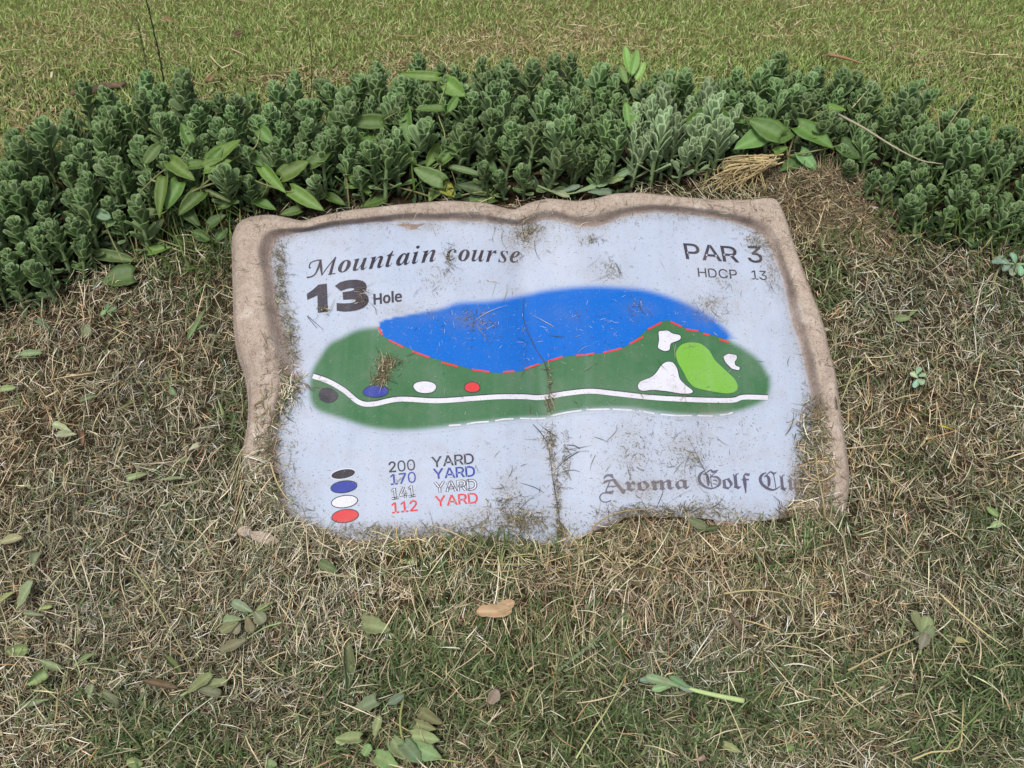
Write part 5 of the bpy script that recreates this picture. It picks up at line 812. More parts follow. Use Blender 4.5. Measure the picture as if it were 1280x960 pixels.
if extra:
    L = []
    for (x, y, p), pale in extra:
        i = random.randrange(len(PROTO)); z = float(g(p[0], p[1])); T = Matrix.Translation((p[0], p[1], z - .004)) @ Matrix.Rotation(random.uniform(-.6, .6), 4, 'Z') @ Matrix.Rotation(random.uniform(-.15, .15), 4, 'X') @ Matrix.Scale(random.uniform(.82, 1.1), 4)
        L += [(PJOIN[i][1], T)]
    tag(obj('stonecrop_foliage', joined(L, name='stonecrop_foliage')), 'rest of the dense stonecrop planting in the bed', None, None, 'stuff')
# low leaves, runners and thin grass under the shoots
n = 9000; px, py, P = scatter(n, -300, 1580, 150, 440); k = inpoly(px, py, BED) & ~inpoly(P[:, 0], P[:, 1], FOOTP); P = P[k]; n = len(P); P0 = P.copy(); P0[:, 2] = U(.0, .015, n)
u1 = strips(P0, U(0, 6.28, n), U(-.2, 1.2, n), RNG.normal(0, .4, n), -U(0, 1, n), U(.015, .035, n), U(.006, .014, n), RNG.normal(0, .5, n), pal([(66, 90, 60, 3), (54, 76, 50, 3), (84, 106, 66, 2), (96, 84, 58, 1)], n, .15), 3, onto=False, floor=0.0, taper=(.4, .15))
n = 9000; px, py, P = scatter(n, -200, 1480, 170, 400); wgt = blobs(px, py, [(240, 290, 70, 40, 1), (260, 330, 40, 30, .8), (560, 245, 60, 12, .4), (430, 255, 60, 8, .5), (1200, 270, 70, 50, .8), (1240, 300, 60, 40, .8), (1020, 240, 60, 30, .2), (350, 262, 50, 8, .6), (870, 232, 60, 8, .3), (700, 236, 60, 6, .3), (70, 250, 200, 80, .12), (1100, 300, 60, 30, .3)])
k = (RNG.random(n) < wgt) & ~inpoly(P[:, 0], P[:, 1], FOOTP); P = P[k]; n = len(P); P0 = P.copy(); P0[:, 2] = 0
u2 = strips(P0, U(0, 6.28, n), U(.9, 1.5, n), RNG.normal(0, .4, n), -U(.2, 1.1, n), U(.04, .10, n), U(.0018, .0042, n), RNG.normal(0, .5, n), pal([(96, 122, 62, 3), (78, 104, 52, 3), (120, 138, 82, 2), (150, 150, 100, 1)], n, .15), 5, onto=False, floor=0.0, taper=(.8, .04))
pack('undergrowth', [u1, u2], M_GRASS, 'small leaves and thin grass growing between the stonecrop stems')

# ================================================================ broad leaves: creeper in the bed, and leaves fallen on the cuttings
def blade_mesh(L, W_, kind, fold, curl, twist, tint, rnd, pet=.0, name='leaf', mat=None):
    """one broad leaf lying along +x from the stalk, face up (+z)"""
    nr_, nc = 11, 7; V = []; Cc = []
    base = np.array(srgb(*tint)[:3]); vein = np.array(srgb(*[min(255, t + 24) for t in tint])[:3]); rag = [rnd.uniform(.78, 1.06) if mat is M_FALL else rnd.uniform(.92, 1.04) for _ in range(nr_)]; rot = [(rnd.uniform(0, 1), rnd.uniform(-1, 1), rnd.uniform(.08, .22)) for _ in range(4)]
    for i in range(nr_):
        t = i / (nr_ - 1)
        if kind == 'heart': w_ = (math.sin(math.pi * min(1, (t * .93 + .07)) ** .62)) ** .8 * .98
        elif kind == 'heart2': w_ = 1
        elif kind == 'oval': w_ = math.sin(math.pi * (t * .94 + .03)) ** .62
        elif kind == 'spoon': w_ = .18 + .82 * math.sin(math.pi * (t ** 1.5) * .94) ** .7
        else: w_ = math.sin(math.pi * (t * .95 + .03)) ** .9 * .9
        w_ = max(w_, .04) * rag[i]
        a = curl * (t - .2); x = L * (math.sin(a * t) / a if abs(a) > .05 else t); zc = -L * (1 - math.cos(a * t)) * .6
        for c in range(nc):
            u = c / (nc - 1) * 2 - 1; back = -.14 * L * abs(u) ** 1.5 * (1 - t) ** 3 if kind == 'heart' else 0
            f = fold * abs(u) + .0; y = u * w_ * W_ / 2 * math.cos(f); z = zc + abs(u) * w_ * W_ / 2 * math.sin(f) + .05 * W_ * math.sin(6 * t + 3 * u + L * 900) * abs(u) * .7
            ca, sa = math.cos(twist * t), math.sin(twist * t); V.append((x + back, y * ca - z * sa * .5, z * ca + y * sa)); cc_ = base + (vein - base) * (max(0, 1 - abs(u) * 7) * .9 + (.25 if (i % 2 and 0 < abs(u) < .9) else 0))
            if mat is M_FALL:
                k_ = max(math.exp(-((t - a_) ** 2 + ((u - b_) * .5) ** 2) / r_ ** 2) for a_, b_, r_ in rot); cc_ = cc_ * (1 - .45 * k_) + np.array([.17, .11, .05]) * .45 * k_
            Cc.append(cc_)
    F = []
    for i in range(nr_ - 1):
        for c in range(nc - 1): a = i * nc + c; F.append((a, a + nc, a + nc + 1, a + 1))
    parts = [(V, F, np.array(Cc))]
    V2 = [(v[0], v[1], v[2] - .0006) for v in V]; F2 = [f[::-1] for f in F]; parts.append((V2, F2, np.array(Cc) * 1.12))
    ring = [c for c in range(nc)] + [i * nc + nc - 1 for i in range(1, nr_)] + [(nr_ - 1) * nc + c for c in range(nc - 2, -1, -1)] + [i * nc for i in range(nr_ - 2, 0, -1)]
    m = len(V); Vb = V + V2; Fe = [(ring[i], ring[(i + 1) % len(ring)], ring[(i + 1) % len(ring)] + m, ring[i] + m) for i in range(len(ring))]
    if pet: v, f = tube([(-pet, 0, -.003), (-pet * .5, .001, 0), (0, 0, 0), (L * .2, 0, .0003)], [.0012, .0011, .001, .0005], 5); parts.append((v, f, np.array(srgb(*[min(255, t + 34) for t in tint])[:3])))
    Vm, Fm, Cm = merge(parts); Fm = Fm + Fe
    return mesh(name, Vm, Fm, mat or M_BROAD, True, col=Cm)
def frame(a, b, up):                                 # rotation carrying +x to b-a, +z near up
    x = (Vector(b) - Vector(a)); L = x.length; x.normalize(); z = Vector(up); z = (z - x * z.dot(x)).normalized(); y = z.cross(x)
    M = Matrix(((x.x, y.x, z.x, a[0]), (x.y, y.y, z.y, a[1]), (x.z, y.z, z.z, a[2]), (0, 0, 0, 1))); return M, L
def leaf_between(bp, tp, w_px, h, face, kind='heart', tint=(104, 134, 66), fold=.5, curl=.5, twist=0., pet=0, name='leaf', parent=None, mat=None, rnd=random):
    """stalk end and tip given in the photo; the blade lies in a plane turned `face` (0 flat on the ground, 1 facing the viewer)"""
    A = ground(float(bp[0]), float(bp[1]), h); nrm = np.array([0, 0, 1.]) * (1 - face) + np.array([0, -.72, .70]) * face; nrm /= np.linalg.norm(nrm)
    if face < .25: nrm = np.array([0, -.25, 1.]); nrm /= np.linalg.norm(nrm)
    d = ray(float(tp[0]), float(tp[1])); o = np.array([0, 0, CAM_H]); t = ((A - o) @ nrm) / (d @ nrm); B = o + d * t
    depth = np.linalg.norm(A - o); W_ = w_px / FPX * depth; up = nrm + np.array([rnd.uniform(-.35, .35), rnd.uniform(-.25, .25), 0]); M, L = frame(A, B, up)
    me = blade_mesh(L * (1 + .08 * abs(curl)), W_ * 1.12, kind, fold, curl, twist, tint, rnd, pet, name, mat); ob = obj(name, me, parent); ob.matrix_world = M if parent is None else Matrix.Identity(4)
    if parent is not None: ob.matrix_local = parent.matrix_local.inverted() @ M if False else Matrix.Translation(-Vector(parent.location)) @ M
    return ob, A
LG1, LG2, LG3 = (104, 136, 58), (88, 120, 52), (72, 100, 46)
def creeper(root_px, label, leaves, runners, group=None):
    rp = ground(float(root_px[0]), float(root_px[1]), 0); r = empty('creeper', tuple(rp), label, 'creeping plant', group); rnd = random.Random(int(root_px[0]))
    for rn in runners:
        pts_ = [ground(float(x), float(y), h) for x, y, h in rn]; S = spline(pts_, len(pts_) * 5); v, f = tube([Vector(s) - Vector(rp) for s in S], [.0020 - .0010 * i / len(S) for i in range(len(S))], 6)
        obj('runner', mesh('runner', [tuple(q) for q in v], f, M_BROAD, True, col=np.tile(np.array(srgb(150, 152, 104)[:3]), (len(v), 1))), r)
    alln = [ground(float(x), float(y), h) for rn in runners for x, y, h in rn]
    for bp, tp, w_, h, face, kind, tint, fold, curl in leaves:
        ob, A = leaf_between(bp, tp, w_, h, face, kind, tint, fold, curl, rnd.uniform(-.3, .3), 0, 'leaf', r, None, rnd)
        near_ = min(alln, key=lambda q: np.linalg.norm(q - A)); mid = (near_ + A) / 2 + np.array([0, 0, -.008]); S = spline([near_, mid, A], 8); v, f = tube([Vector(s) - Vector(rp) for s in S], [.0012] * len(S), 5)
        obj('leaf_stalk', mesh('leaf_stalk', [tuple(q) for q in v], f, M_BROAD, True, col=np.tile(np.array(srgb(142, 158, 96)[:3]), (len(v), 1))), r)
    return r
H_ = 'heart'
creeper((172, 318), 'light green creeper sprawling over the stonecrop off the top left corner of the sign',
        [((205, 222), (199, 273), 17, .10, .8, H_, LG1, .5, .3), ((224, 228), (207, 262), 22, .09, .8, H_, LG2, .4, .5), ((253, 240), (222, 268), 20, .07, .6, H_, LG2, .5, .8), ((213, 202), (243, 225), 20, .12, .7, H_, LG1, .4, .4), ((237, 208), (264, 204), 15, .12, .6, H_, LG2, .3, .3),
         ((256, 211), (289, 200), 18, .12, .6, H_, LG1, .35, .4), ((264, 201), (301, 174), 21, .12, .8, H_, LG1, .3, .3), ((261, 205), (279, 184), 15, .12, .7, H_, LG2, .4, .4), ((308, 190), (330, 208), 18, .10, .8, H_, LG3, .4, .4), ((325, 162), (342, 180), 17, .12, .8, H_, LG2, .3, .4),
         ((328, 209), (357, 241), 16, .09, .8, H_, LG1, .5, .4), ((352, 221), (386, 201), 21, .08, .8, H_, LG1, .3, .4), ((388, 206), (414, 190), 17, .08, .8, H_, LG2, .3, .4), ((364, 238), (405, 263), 19, .07, .8, H_, LG1, .3, .3), ((302, 224), (283, 232), 12, .08, .5, H_, LG1, .4, .4),
         ((192, 268), (166, 269), 15, .05, .8, H_, (118, 138, 86), .4, .3), ((185, 297), (205, 273), 15, .04, .8, H_, (112, 132, 84), .5, .3), ((254, 236), (288, 252), 9, .07, .8, 'oval', (124, 142, 90), .9, .3), ((186, 315), (214, 308), 12, .03, .6, H_, LG1, .4, .5), ((180, 205), (200, 180), 14, .12, .8, 'oval', LG2, .3, .4), ((238, 178), (226, 153), 14, .13, .8, H_, LG2, .4, .4), ((330, 233), (312, 245), 16, .06, .7, H_, LG3, .4, .4), ((232, 262), (250, 282), 16, .05, .7, H_, LG3, .4, .4), ((262, 282), (282, 268), 15, .04, .7, H_, LG3, .4, .4), ((240, 290), (262, 300), 14, .03, .7, 'oval', LG3, .4, .4), ((290, 248), (272, 262), 14, .05, .7, H_, LG2, .4, .4), ((318, 250), (345, 262), 14, .04, .7, H_, LG2, .4, .4), ((376, 262), (350, 268), 12, .03, .7, H_, LG2, .3, .4), ((410, 246), (432, 256), 13, .03, .7, H_, LG2, .4, .3), ((284, 285), (270, 300), 12, .02, .6, 'oval', LG3, .4, .4)],
        [[(172, 318, .01), (169, 285, .04), (170, 250, .07), (190, 225, .1), (215, 205, .11)], [(172, 318, .01), (190, 308, .02), (215, 325, .01)], [(215, 255, .06), (250, 235, .08), (300, 222, .09), (335, 232, .08), (365, 240, .07), (400, 232, .06)], [(250, 235, .08), (290, 200, .1), (318, 185, .11), (325, 163, .12)], [(172, 290, .03), (200, 300, .03), (245, 315, .02)], [(190, 225, .1), (225, 240, .07), (215, 255, .06)]])
creeper((150, 352), 'dull green creeper leaves lying on the soil left of the sign, below the stonecrop', [((168, 326), (107, 316), 17, .025, .6, 'oval', (108, 134, 78), .6, .5), ((166, 345), (126, 352), 30, .02, .3, H_, (84, 108, 58), .3, .4), ((133, 281), (151, 268), 13, .06, .8, H_, (112, 138, 88), .4, .3), ((118, 264), (138, 272), 12, .08, .9, 'oval', (124, 156, 120), .2, .2)],
        [[(150, 352, 0), (158, 335, .02), (168, 322, .03)], [(158, 335, .02), (140, 300, .04), (130, 275, .07)]])
creeper((552, 250), 'light green creeper climbing among the stonecrop behind the left page of the sign',
        [((547, 96), (498, 92), 12, .13, .9, H_, LG1, .3, .2), ((558, 104), (582, 120), 22, .13, .9, H_, LG1, .3, .3), ((478, 152), (430, 153), 19, .11, .9, H_, LG2, .3, .3), ((505, 134), (512, 182), 19, .11, .9, H_, LG2, .4, .2), ((553, 136), (519, 136), 11, .12, .7, H_, LG2, .3, .4), ((462, 170), (431, 217), 25, .08, .9, H_, LG2, .3, .3),
         ((553, 201), (589, 167), 17, .06, .9, H_, LG2, .5, .3), ((533, 208), (548, 179), 13, .05, .9, 'oval', LG1, .5, .2), ((520, 206), (498, 186), 13, .05, .9, 'oval', LG1, .4, .2), ((573, 160), (617, 196), 18, .06, .9, 'oval', LG3, .4, .2), ((553, 227), (516, 210), 21, .035, .8, H_, (112, 142, 82), .3, .4), ((552, 230), (536, 252), 18, .02, .8, H_, (128, 158, 84), .3, .3),
         ((553, 232), (569, 247), 19, .02, .8, H_, (170, 176, 70), .3, .3), ((602, 219), (560, 207), 9, .04, .8, 'oval', (116, 144, 92), .4, .6), ((438, 214), (464, 245), 19, .04, .8, H_, LG1, .3, .3), ((455, 228), (431, 235), 11, .03, .8, H_, LG1, .3, .3), ((479, 249), (450, 259), 16, .015, .7, H_, LG2, .3, .4), ((608, 238), (571, 231), 17, .02, .7, H_, LG3, .3, .4), ((617, 247), (578, 252), 17, .01, .6, H_, LG2, .3, .3), ((598, 193), (621, 216), 15, .04, .9, 'oval', LG3, .4, .3), ((560, 140), (572, 120), 10, .12, .8, 'oval', LG2, .3, .3)],
        [[(552, 250, 0), (553, 228, .03), (550, 203, .05), (556, 170, .08), (548, 140, .11), (558, 104, .13)], [(552, 250, 0), (520, 240, .02), (480, 225, .04), (465, 180, .07), (478, 152, .1), (505, 136, .11)], [(552, 250, 0), (600, 240, .02), (618, 246, .01)], [(616, 244, .01), (602, 219, .04)], [(480, 225, .04), (440, 218, .04)], [(480, 225, .04), (490, 235, .02), (479, 250, .01)]])
creeper((985, 225), 'broad bright green creeper over the straw heap by the top right corner of the sign',
        [((897, 131), (848, 160), 18, .11, .8, H_, LG2, .3, .3), ((903, 132), (930, 154), 27, .11, .8, H_, LG2, .3, .4), ((960, 166), (918, 186), 25, .09, .6, H_, (106, 142, 74), .3, .4), ((975, 170), (936, 149), 27, .10, .7, H_, LG2, .3, .4), ((966, 174), (995, 167), 17, .09, .7, H_, LG2, .3, .4), ((998, 158), (1042, 184), 25, .10, .7, H_, LG2, .3, .4), ((1000, 190), (1021, 213), 17, .06, .8, H_, (110, 150, 90), .3, .3),
         ((1050, 181), (1075, 198), 23, .08, .8, H_, LG3, .3, .4), ((1036, 134), (1058, 138), 11, .11, .6, H_, LG1, .3, .4), ((968, 190), (985, 184), 10, .07, .7, H_, LG1, .4, .4), ((1000, 200), (975, 214), 18, .04, .6, H_, LG3, .4, .4)],
        [[(985, 225, 0), (985, 195, .05), (975, 172, .08), (940, 150, .1), (900, 133, .11)], [(985, 195, .05), (1012, 190, .07), (1048, 182, .08)], [(985, 195, .05), (992, 172, .08), (1000, 158, .1), (1036, 136, .11)]])
creeper((790, 128), 'bright yellow green young plant standing out of the back of the bed, upper middle', [((787, 92), (781, 58), 11, .13, .95, 'oval', (128, 164, 84), .3, .15), ((790, 94), (797, 62), 11, .13, .95, 'oval', (120, 158, 80), .3, .15), ((795, 100), (806, 78), 10, .12, .95, 'oval', (136, 168, 90), .3, .15), ((783, 104), (775, 84), 9, .12, .95, 'oval', (116, 152, 80), .3, .15), ((788, 160), (782, 128), 11, .10, .9, 'oval', (104, 142, 66), .3, .2), ((790, 165), (796, 142), 9, .10, .9, 'oval', (104, 142, 66), .3, .2)], [[(790, 128, 0), (789, 110, .07), (788, 95, .12)], [(790, 128, 0), (789, 160, .08)]])

# fallen leaves on the cuttings: (x, y, length px, width px, heading deg (0 = right, 90 = up), kind, colour, label)
PG, PG2, DG, BR = (122, 134, 98), (138, 148, 116), (84, 100, 64), (150, 116, 84)
FALLEN = [(44, 696, 20, 17, 80, 'oval', PG2, 'pale round leaf on the cuttings near the left edge, below the middle'), (32, 742, 36, 19, 60, 'spoon', PG, 'long folded pale leaf at the left edge, above a smaller flat one'), (6, 748, 26, 10, 40, 'oval', (170, 182, 120), 'yellow green narrow leaf cut by the left edge of the photo'),
          (43, 768, 27, 11, 175, 'spoon', PG2, 'flat pale leaf lying crosswise below the long folded one'), (57, 759, 18, 11, 20, 'oval', (158, 168, 112), 'small crumpled yellowish leaf beside the flat pale leaf'), (220, 736, 19, 12, 265, 'spoon', PG, 'single small pale leaf standing in the cuttings below the sign left foot'), (218, 835, 36, 14, 305, 'oval', (112, 128, 78), 'rolled olive leaf left of the three leaf sprig'),
          (201, 856, 44, 13, 168, 'oval', (112, 90, 68), 'curled brown dead leaf left of the three leaf sprig'), (61, 829, 30, 16, 160, 'heart', PG, 'pale heart shaped leaf with a dark hollow, lower left'), (46, 850, 30, 24, 210, 'heart', (128, 146, 96), 'crumpled green leaf in the lower left heap'), (42, 880, 30, 12, 200, 'oval', PG, 'rolled pale leaf at the lower end of the lower left heap'), (138, 873, 28, 11, 325, 'spoon', PG2, 'pale oval leaf pointing down right, bottom left'),
          (114, 862, 15, 11, 80, 'oval', PG, 'tiny upright leaf just left of the pale oval leaf'), (107, 824, 26, 10, 30, 'oval', (120, 134, 90), 'slim olive leaf above the lower left heap'), (16, 813, 36, 18, 185, 'heart', (110, 124, 76), 'dark olive curled leaf cut by the left edge'), (434, 834, 66, 24, 268, 'oval', (106, 124, 84), 'large long grey green leaf hanging straight down, lower middle'), (402, 811, 16, 9, 250, 'spoon', PG, 'small pale leaf left of the large long leaf'),
          (14, 675, 28, 12, 15, 'oval', (160, 158, 120), 'faded flat leaf at the left edge beside the sign foot'), (471, 784, 36, 25, 350, 'heart', (122, 130, 88), 'crumpled grey green leaf above the large long leaf'), (410, 708, 26, 14, 335, 'oval', DG, 'green leaf tucked into the cuttings under the sign, left'), (515, 702, 20, 9, 10, 'oval', (136, 148, 104), 'pale leaf tucked in under the middle of the sign foot'),
          (872, 654, 26, 12, 335, 'oval', PG, 'pale green leaf on the lower edge of the right page'), (884, 661, 32, 9, 10, 'spoon', DG, 'slim green leaf beside the pale one on the lower page edge'), (108, 413, 17, 13, 275, 'oval', PG2, 'small oval leaf on the cuttings under the left stonecrop'), (247, 407, 42, 11, 55, 'oval', (122, 150, 100), 'rolled fresh green leaf left of the sign upper side'), (250, 411, 30, 8, 20, 'oval', (132, 158, 108), 'slim curled green leaf under the rolled one left of the sign'),
          (56, 409, 22, 15, 330, 'heart', (128, 146, 112), 'grey green leaf under the left stonecrop, nearest the photo edge'), (37, 442, 30, 9, 5, 'oval', (132, 156, 112), 'long pale leaf lying level near the left edge'), (8, 486, 22, 9, 20, 'oval', (150, 170, 116), 'light green leaf cut by the left edge, middle height'), (110, 498, 22, 9, 20, 'oval', (130, 146, 108), 'slim grey leaf in the cuttings left of the sign'), (157, 507, 28, 5, 28, 'oval', (150, 158, 100), 'narrow yellow green blade left of the sign'),
          (216, 489, 11, 9, 300, 'oval', (130, 156, 112), 'tiny green leaf midway left of the sign'), (78, 536, 24, 10, 160, 'spoon', (176, 188, 146), 'upper leaf of the pale pair left of the reddish dead leaf'), (84, 544, 24, 10, 185, 'spoon', (178, 188, 154), 'lower leaf of the pale pair left of the reddish dead leaf'), (105, 551, 18, 13, 265, 'heart', (122, 82, 66), 'reddish brown dead leaf left of the sign'), (242, 560, 15, 9, 210, 'heart', (196, 196, 166), 'whitish curled scrap of leaf left of the map'),
          (218, 598, 26, 8, 5, 'oval', (150, 168, 124), 'flat light green leaf left of the yardage key'), (172, 594, 26, 10, 20, 'heart', (140, 154, 112), 'crumpled pale leaf left of the flat light green one'), (233, 575, 18, 9, 15, 'oval', (136, 150, 112), 'small grey leaf above the flat light green one'), (214, 553, 12, 5, 10, 'oval', (150, 160, 126), 'thin scrap of leaf above the small grey leaf'), (104, 468, 22, 6, 200, 'oval', (110, 92, 66), 'thin brown dead leaf in the cuttings at the left'),
          (916, 936, 24, 12, 335, 'heart', (156, 166, 112), 'small yellowish leaf near the bottom edge, right of centre'), (877, 947, 13, 9, 20, 'oval', (186, 160, 138), 'pinkish dry petal at the bottom edge'), (920, 779, 30, 7, 305, 'oval', (94, 72, 62), 'narrow purplish brown dead leaf below the right page'), (1184, 534, 22, 4, 350, 'oval', (196, 176, 60), 'thin bright yellow leaf right of the sign'), (1246, 656, 18, 10, 20, 'oval', (140, 158, 112), 'pale leaf at the right edge level with the sign foot'),
          (1128, 396, 20, 9, 170, 'oval', (128, 146, 98), 'grey green leaf in the right hand grass, upper of a pair'), (1142, 391, 16, 7, 40, 'oval', (120, 140, 92), 'slim leaf beside the grey green one in the right hand grass'), (1240, 640, 20, 8, 140, 'oval', (112, 134, 80), 'green leaf just above the pale one at the right edge'), (168, 953, 20, 12, 350, 'oval', (132, 154, 96), 'green leaf cut by the bottom edge, far left'), (427, 925, 18, 12, 180, 'oval', (170, 186, 138), 'pale leaf at the bottom edge left of the creeper scrap'),
          (337, 955, 18, 12, 170, 'oval', (140, 164, 112), 'green leaf cut by the bottom edge, left of centre'), (1200, 800, 16, 7, 170, 'oval', (150, 142, 96), 'dry yellowish leaf right of the small sedum sprig'), (130, 770, 18, 6, 170, 'oval', (146, 150, 108), 'faded scrap right of the pale leaf pair at the left'), (988, 936, 14, 10, 30, 'oval', (120, 152, 88), 'round green leaf half hidden in turf at the bottom right'), (300, 40, 12, 8, 40, 'heart', (96, 64, 56), 'dark brown leaf on the lawn, upper left'), (210, 24, 12, 6, 340, 'oval', (122, 92, 66), 'small brown leaf on the lawn near the tall stalks'),
          (264, 96, 12, 8, 60, 'heart', (150, 120, 86), 'tan curled leaf on the lawn just above the bed'), (67, 93, 10, 7, 60, 'oval', (196, 182, 156), 'whitish scrap on the lawn above the bark piece')]
rnd = random.Random(5)
for x, y, L, W_, hd, kind, tint, lb in FALLEN:
    a = R_(hd); dx, dy = math.cos(a) * L / 2, -math.sin(a) * L / 2
    if 'page' in lb and 'lower' in lb: hh = .035
    elif y < 130: hh = .016
    else: hh = .026
    ob, A = leaf_between((x - dx, y - dy), (x + dx, y + dy), W_, hh, .45, kind, tint, rnd.uniform(.3, 1.1), rnd.uniform(-1.0, 1.6), rnd.uniform(-1.2, 1.2), rnd.choice([0, 0, .006]), 'fallen_leaf', None, M_FALL, rnd)
    ob.rotation_euler.rotate_axis('Y', rnd.uniform(-.25, .25)); ob.rotation_euler.rotate_axis('X', rnd.uniform(-.35, .35)); tag(ob, lb, 'leaf')
# torn brown leaf: two lobes on one midrib
t = empty('dead_leaf', tuple(ground(620., 766., .03)), 'torn light brown dead leaf lying below the sign, near the middle', 'leaf')
leaf_between((640, 764), (596, 764), 20, .034, .5, 'oval', (176, 142, 112), .35, .5, .1, 0, 'leaf_half', t, M_FALL, rnd); leaf_between((620, 763), (643, 752), 14, .034, .5, 'oval', (180, 148, 116), .3, .3, -.1, 0, 'leaf_half', t, M_FALL, rnd)

def sprig(label, stem_px, leaves, h=.030, tint=PG, r=.0022, stemtint=(150, 170, 120), cat='cut sprig', name='cut_sprig', tw=0):
    P_ = [ground(float(x), float(y), h) for x, y in stem_px]; root = empty(name, tuple(P_[0]), label, cat); S = spline(P_, 14) if len(P_) > 2 else [P_[0] + (P_[1] - P_[0]) * i / 10 for i in range(11)]
    v, f = tube([Vector(s) - root.location for s in S], [r * (1 - .5 * i / len(S)) for i in range(len(S))], 7); obj('stem', mesh('stem', [tuple(q) for q in v], f, M_FALL, True, col=np.tile(np.array(srgb(*stemtint)[:3]), (len(v), 1))), root)
    for (a, b, w_, kd) in leaves:
        tt_ = tuple(min(255, max(0, c + rnd.randint(-12, 12))) for c in tint); leaf_between(a, b, w_, h + rnd.uniform(.0, .008), .5, kd, tt_, rnd.uniform(.15, .5), rnd.uniform(-.2, .8), rnd.uniform(-.4, .4), 0, 'leaf', root, M_FALL, rnd)
    return root
sprig('cut stonecrop sprig with curled pale leaves, lower left, left of the sign foot', [(341, 752), (320, 765), (296, 778)], [((316, 765), (290, 752), 13, 'spoon'), ((318, 764), (330, 778), 17, 'spoon'), ((308, 770), (314, 790), 12, 'spoon'), ((302, 774), (278, 777), 14, 'spoon'), ((298, 777), (275, 790), 13, 'spoon'), ((300, 778), (292, 792), 14, 'spoon'), ((320, 763), (338, 756), 9, 'oval'), ((310, 768), (296, 760), 9, 'spoon')])
sprig('slender cut leaf on a long stalk just below the curled pale sprig', [(352, 778), (330, 785), (308, 799)], [((308, 799), (275, 814), 14, 'spoon')], r=.0015)
sprig('three leaf green sprig standing in a hollow of the cuttings, lower left', [(226, 870), (234, 865), (246, 858)], [((234, 866), (265, 842), 14, 'spoon'), ((246, 858), (284, 852), 13, 'spoon'), ((246, 862), (276, 866), 12, 'spoon')])
sprig('thick cut stonecrop stem with bluish leaves at its left end, lower right of centre', [(930, 876), (890, 868), (850, 858), (815, 848)], [((850, 858), (808, 846), 12, 'spoon'), ((845, 855), (815, 862), 9, 'spoon'), ((862, 860), (838, 846), 9, 'spoon'), ((830, 852), (800, 850), 10, 'spoon'), ((872, 864), (850, 858), 8, 'spoon')], tint=(112, 140, 112), r=.0042, stemtint=(176, 192, 132))
sprig('small upright pale stonecrop sprig in the cuttings at the lower right', [(1150, 818), (1152, 800), (1148, 775)], [((1150, 812), (1158, 792), 13, 'spoon'), ((1152, 800), (1167, 784), 13, 'spoon'), ((1152, 798), (1160, 770), 14, 'spoon'), ((1150, 790), (1142, 764), 12, 'spoon'), ((1152, 806), (1144, 790), 12, 'spoon')])
sprig('tiny pale stonecrop sprig in the grass right of the map', [(1148, 482), (1147, 472), (1143, 460)], [((1147, 474), (1155, 480), 8, 'spoon'), ((1147, 472), (1138, 466), 7, 'spoon'), ((1146, 468), (1150, 458), 7, 'spoon'), ((1147, 474), (1142, 484), 7, 'spoon'), ((1148, 470), (1158, 468), 6, 'spoon')], tint=(156, 184, 152), r=.0014)
sprig('bluish cut stonecrop sprig at the right edge below the bed', [(1290, 330), (1268, 330), (1248, 326)], [((1262, 330), (1246, 322), 9, 'spoon'), ((1264, 331), (1254, 338), 9, 'spoon'), ((1270, 330), (1264, 316), 9, 'spoon'), ((1275, 330), (1276, 344), 10, 'spoon'), ((1270, 331), (1264, 344), 9, 'spoon'), ((1284, 328), (1286, 314), 11, 'spoon'), ((1256, 328), (1240, 328), 8, 'spoon')], tint=(126, 156, 132))
sprig('small green cut sprig in the cuttings under the left stonecrop', [(140, 395), (134, 390), (130, 384)], [((134, 390), (146, 384), 6, 'oval'), ((132, 388), (126, 394), 6, 'oval'), ((134, 388), (136, 378), 5, 'oval')], tint=(96, 134, 84), r=.0012)
sprig('scrap of green creeper with several limp leaves, bottom edge left of centre', [(505, 868), (500, 905), (510, 935), (545, 948), (580, 953)],
      [((470, 875), (441, 890), 18, 'heart'), ((475, 894), (468, 920), 11, 'oval'), ((450, 922), (418, 924), 15, 'heart'), ((525, 890), (553, 905), 16, 'heart'), ((520, 905), (545, 912), 14, 'heart'), ((515, 920), (550, 925), 18, 'heart'), ((520, 935), (552, 948), 22, 'heart'), ((490, 925), (508, 950), 20, 'heart'), ((470, 945), (498, 958), 22, 'heart'), ((505, 930), (528, 955), 20, 'heart'), ((485, 880), (505, 868), 10, 'oval'), ((455, 945), (462, 930), 12, 'oval')], tint=(120, 140, 96), r=.0018, stemtint=(168, 178, 110))
sprig('pale cut stonecrop leaves lying on the top rim of the sign, behind the right page', [(672, 232), (700, 242), (730, 238), (790, 214)], [((720, 240), (760, 228), 9, 'spoon'), ((760, 228), (795, 210), 10, 'spoon'), ((750, 230), (780, 222), 9, 'oval'), ((735, 240), (765, 240), 10, 'spoon'), ((700, 240), (725, 232), 8, 'spoon'), ((690, 238), (712, 246), 8, 'oval')], h=.03, tint=(132, 156, 116))
def straws(name, label, cat, lines, tint, r=.0015, mat=None):
    P0_ = ground(float(lines[0][0][0]), float(lines[0][0][1]), 0); root = empty(name, tuple(P0_), label, cat)
    for ln in lines:
        P_ = [ground(float(x), float(y), h) for x, y, h in ln]; S = spline(P_, 12); v, f = tube([Vector(s) - root.location for s in S], [r * (1.1 - .7 * i / len(S)) for i in range(len(S))], 5)
        obj('stem', mesh('stem', [tuple(q) for q in v], f, mat or M_FALL, True, col=np.tile(np.array(srgb(*tint)[:3]), (len(v), 1))), root)
    return root
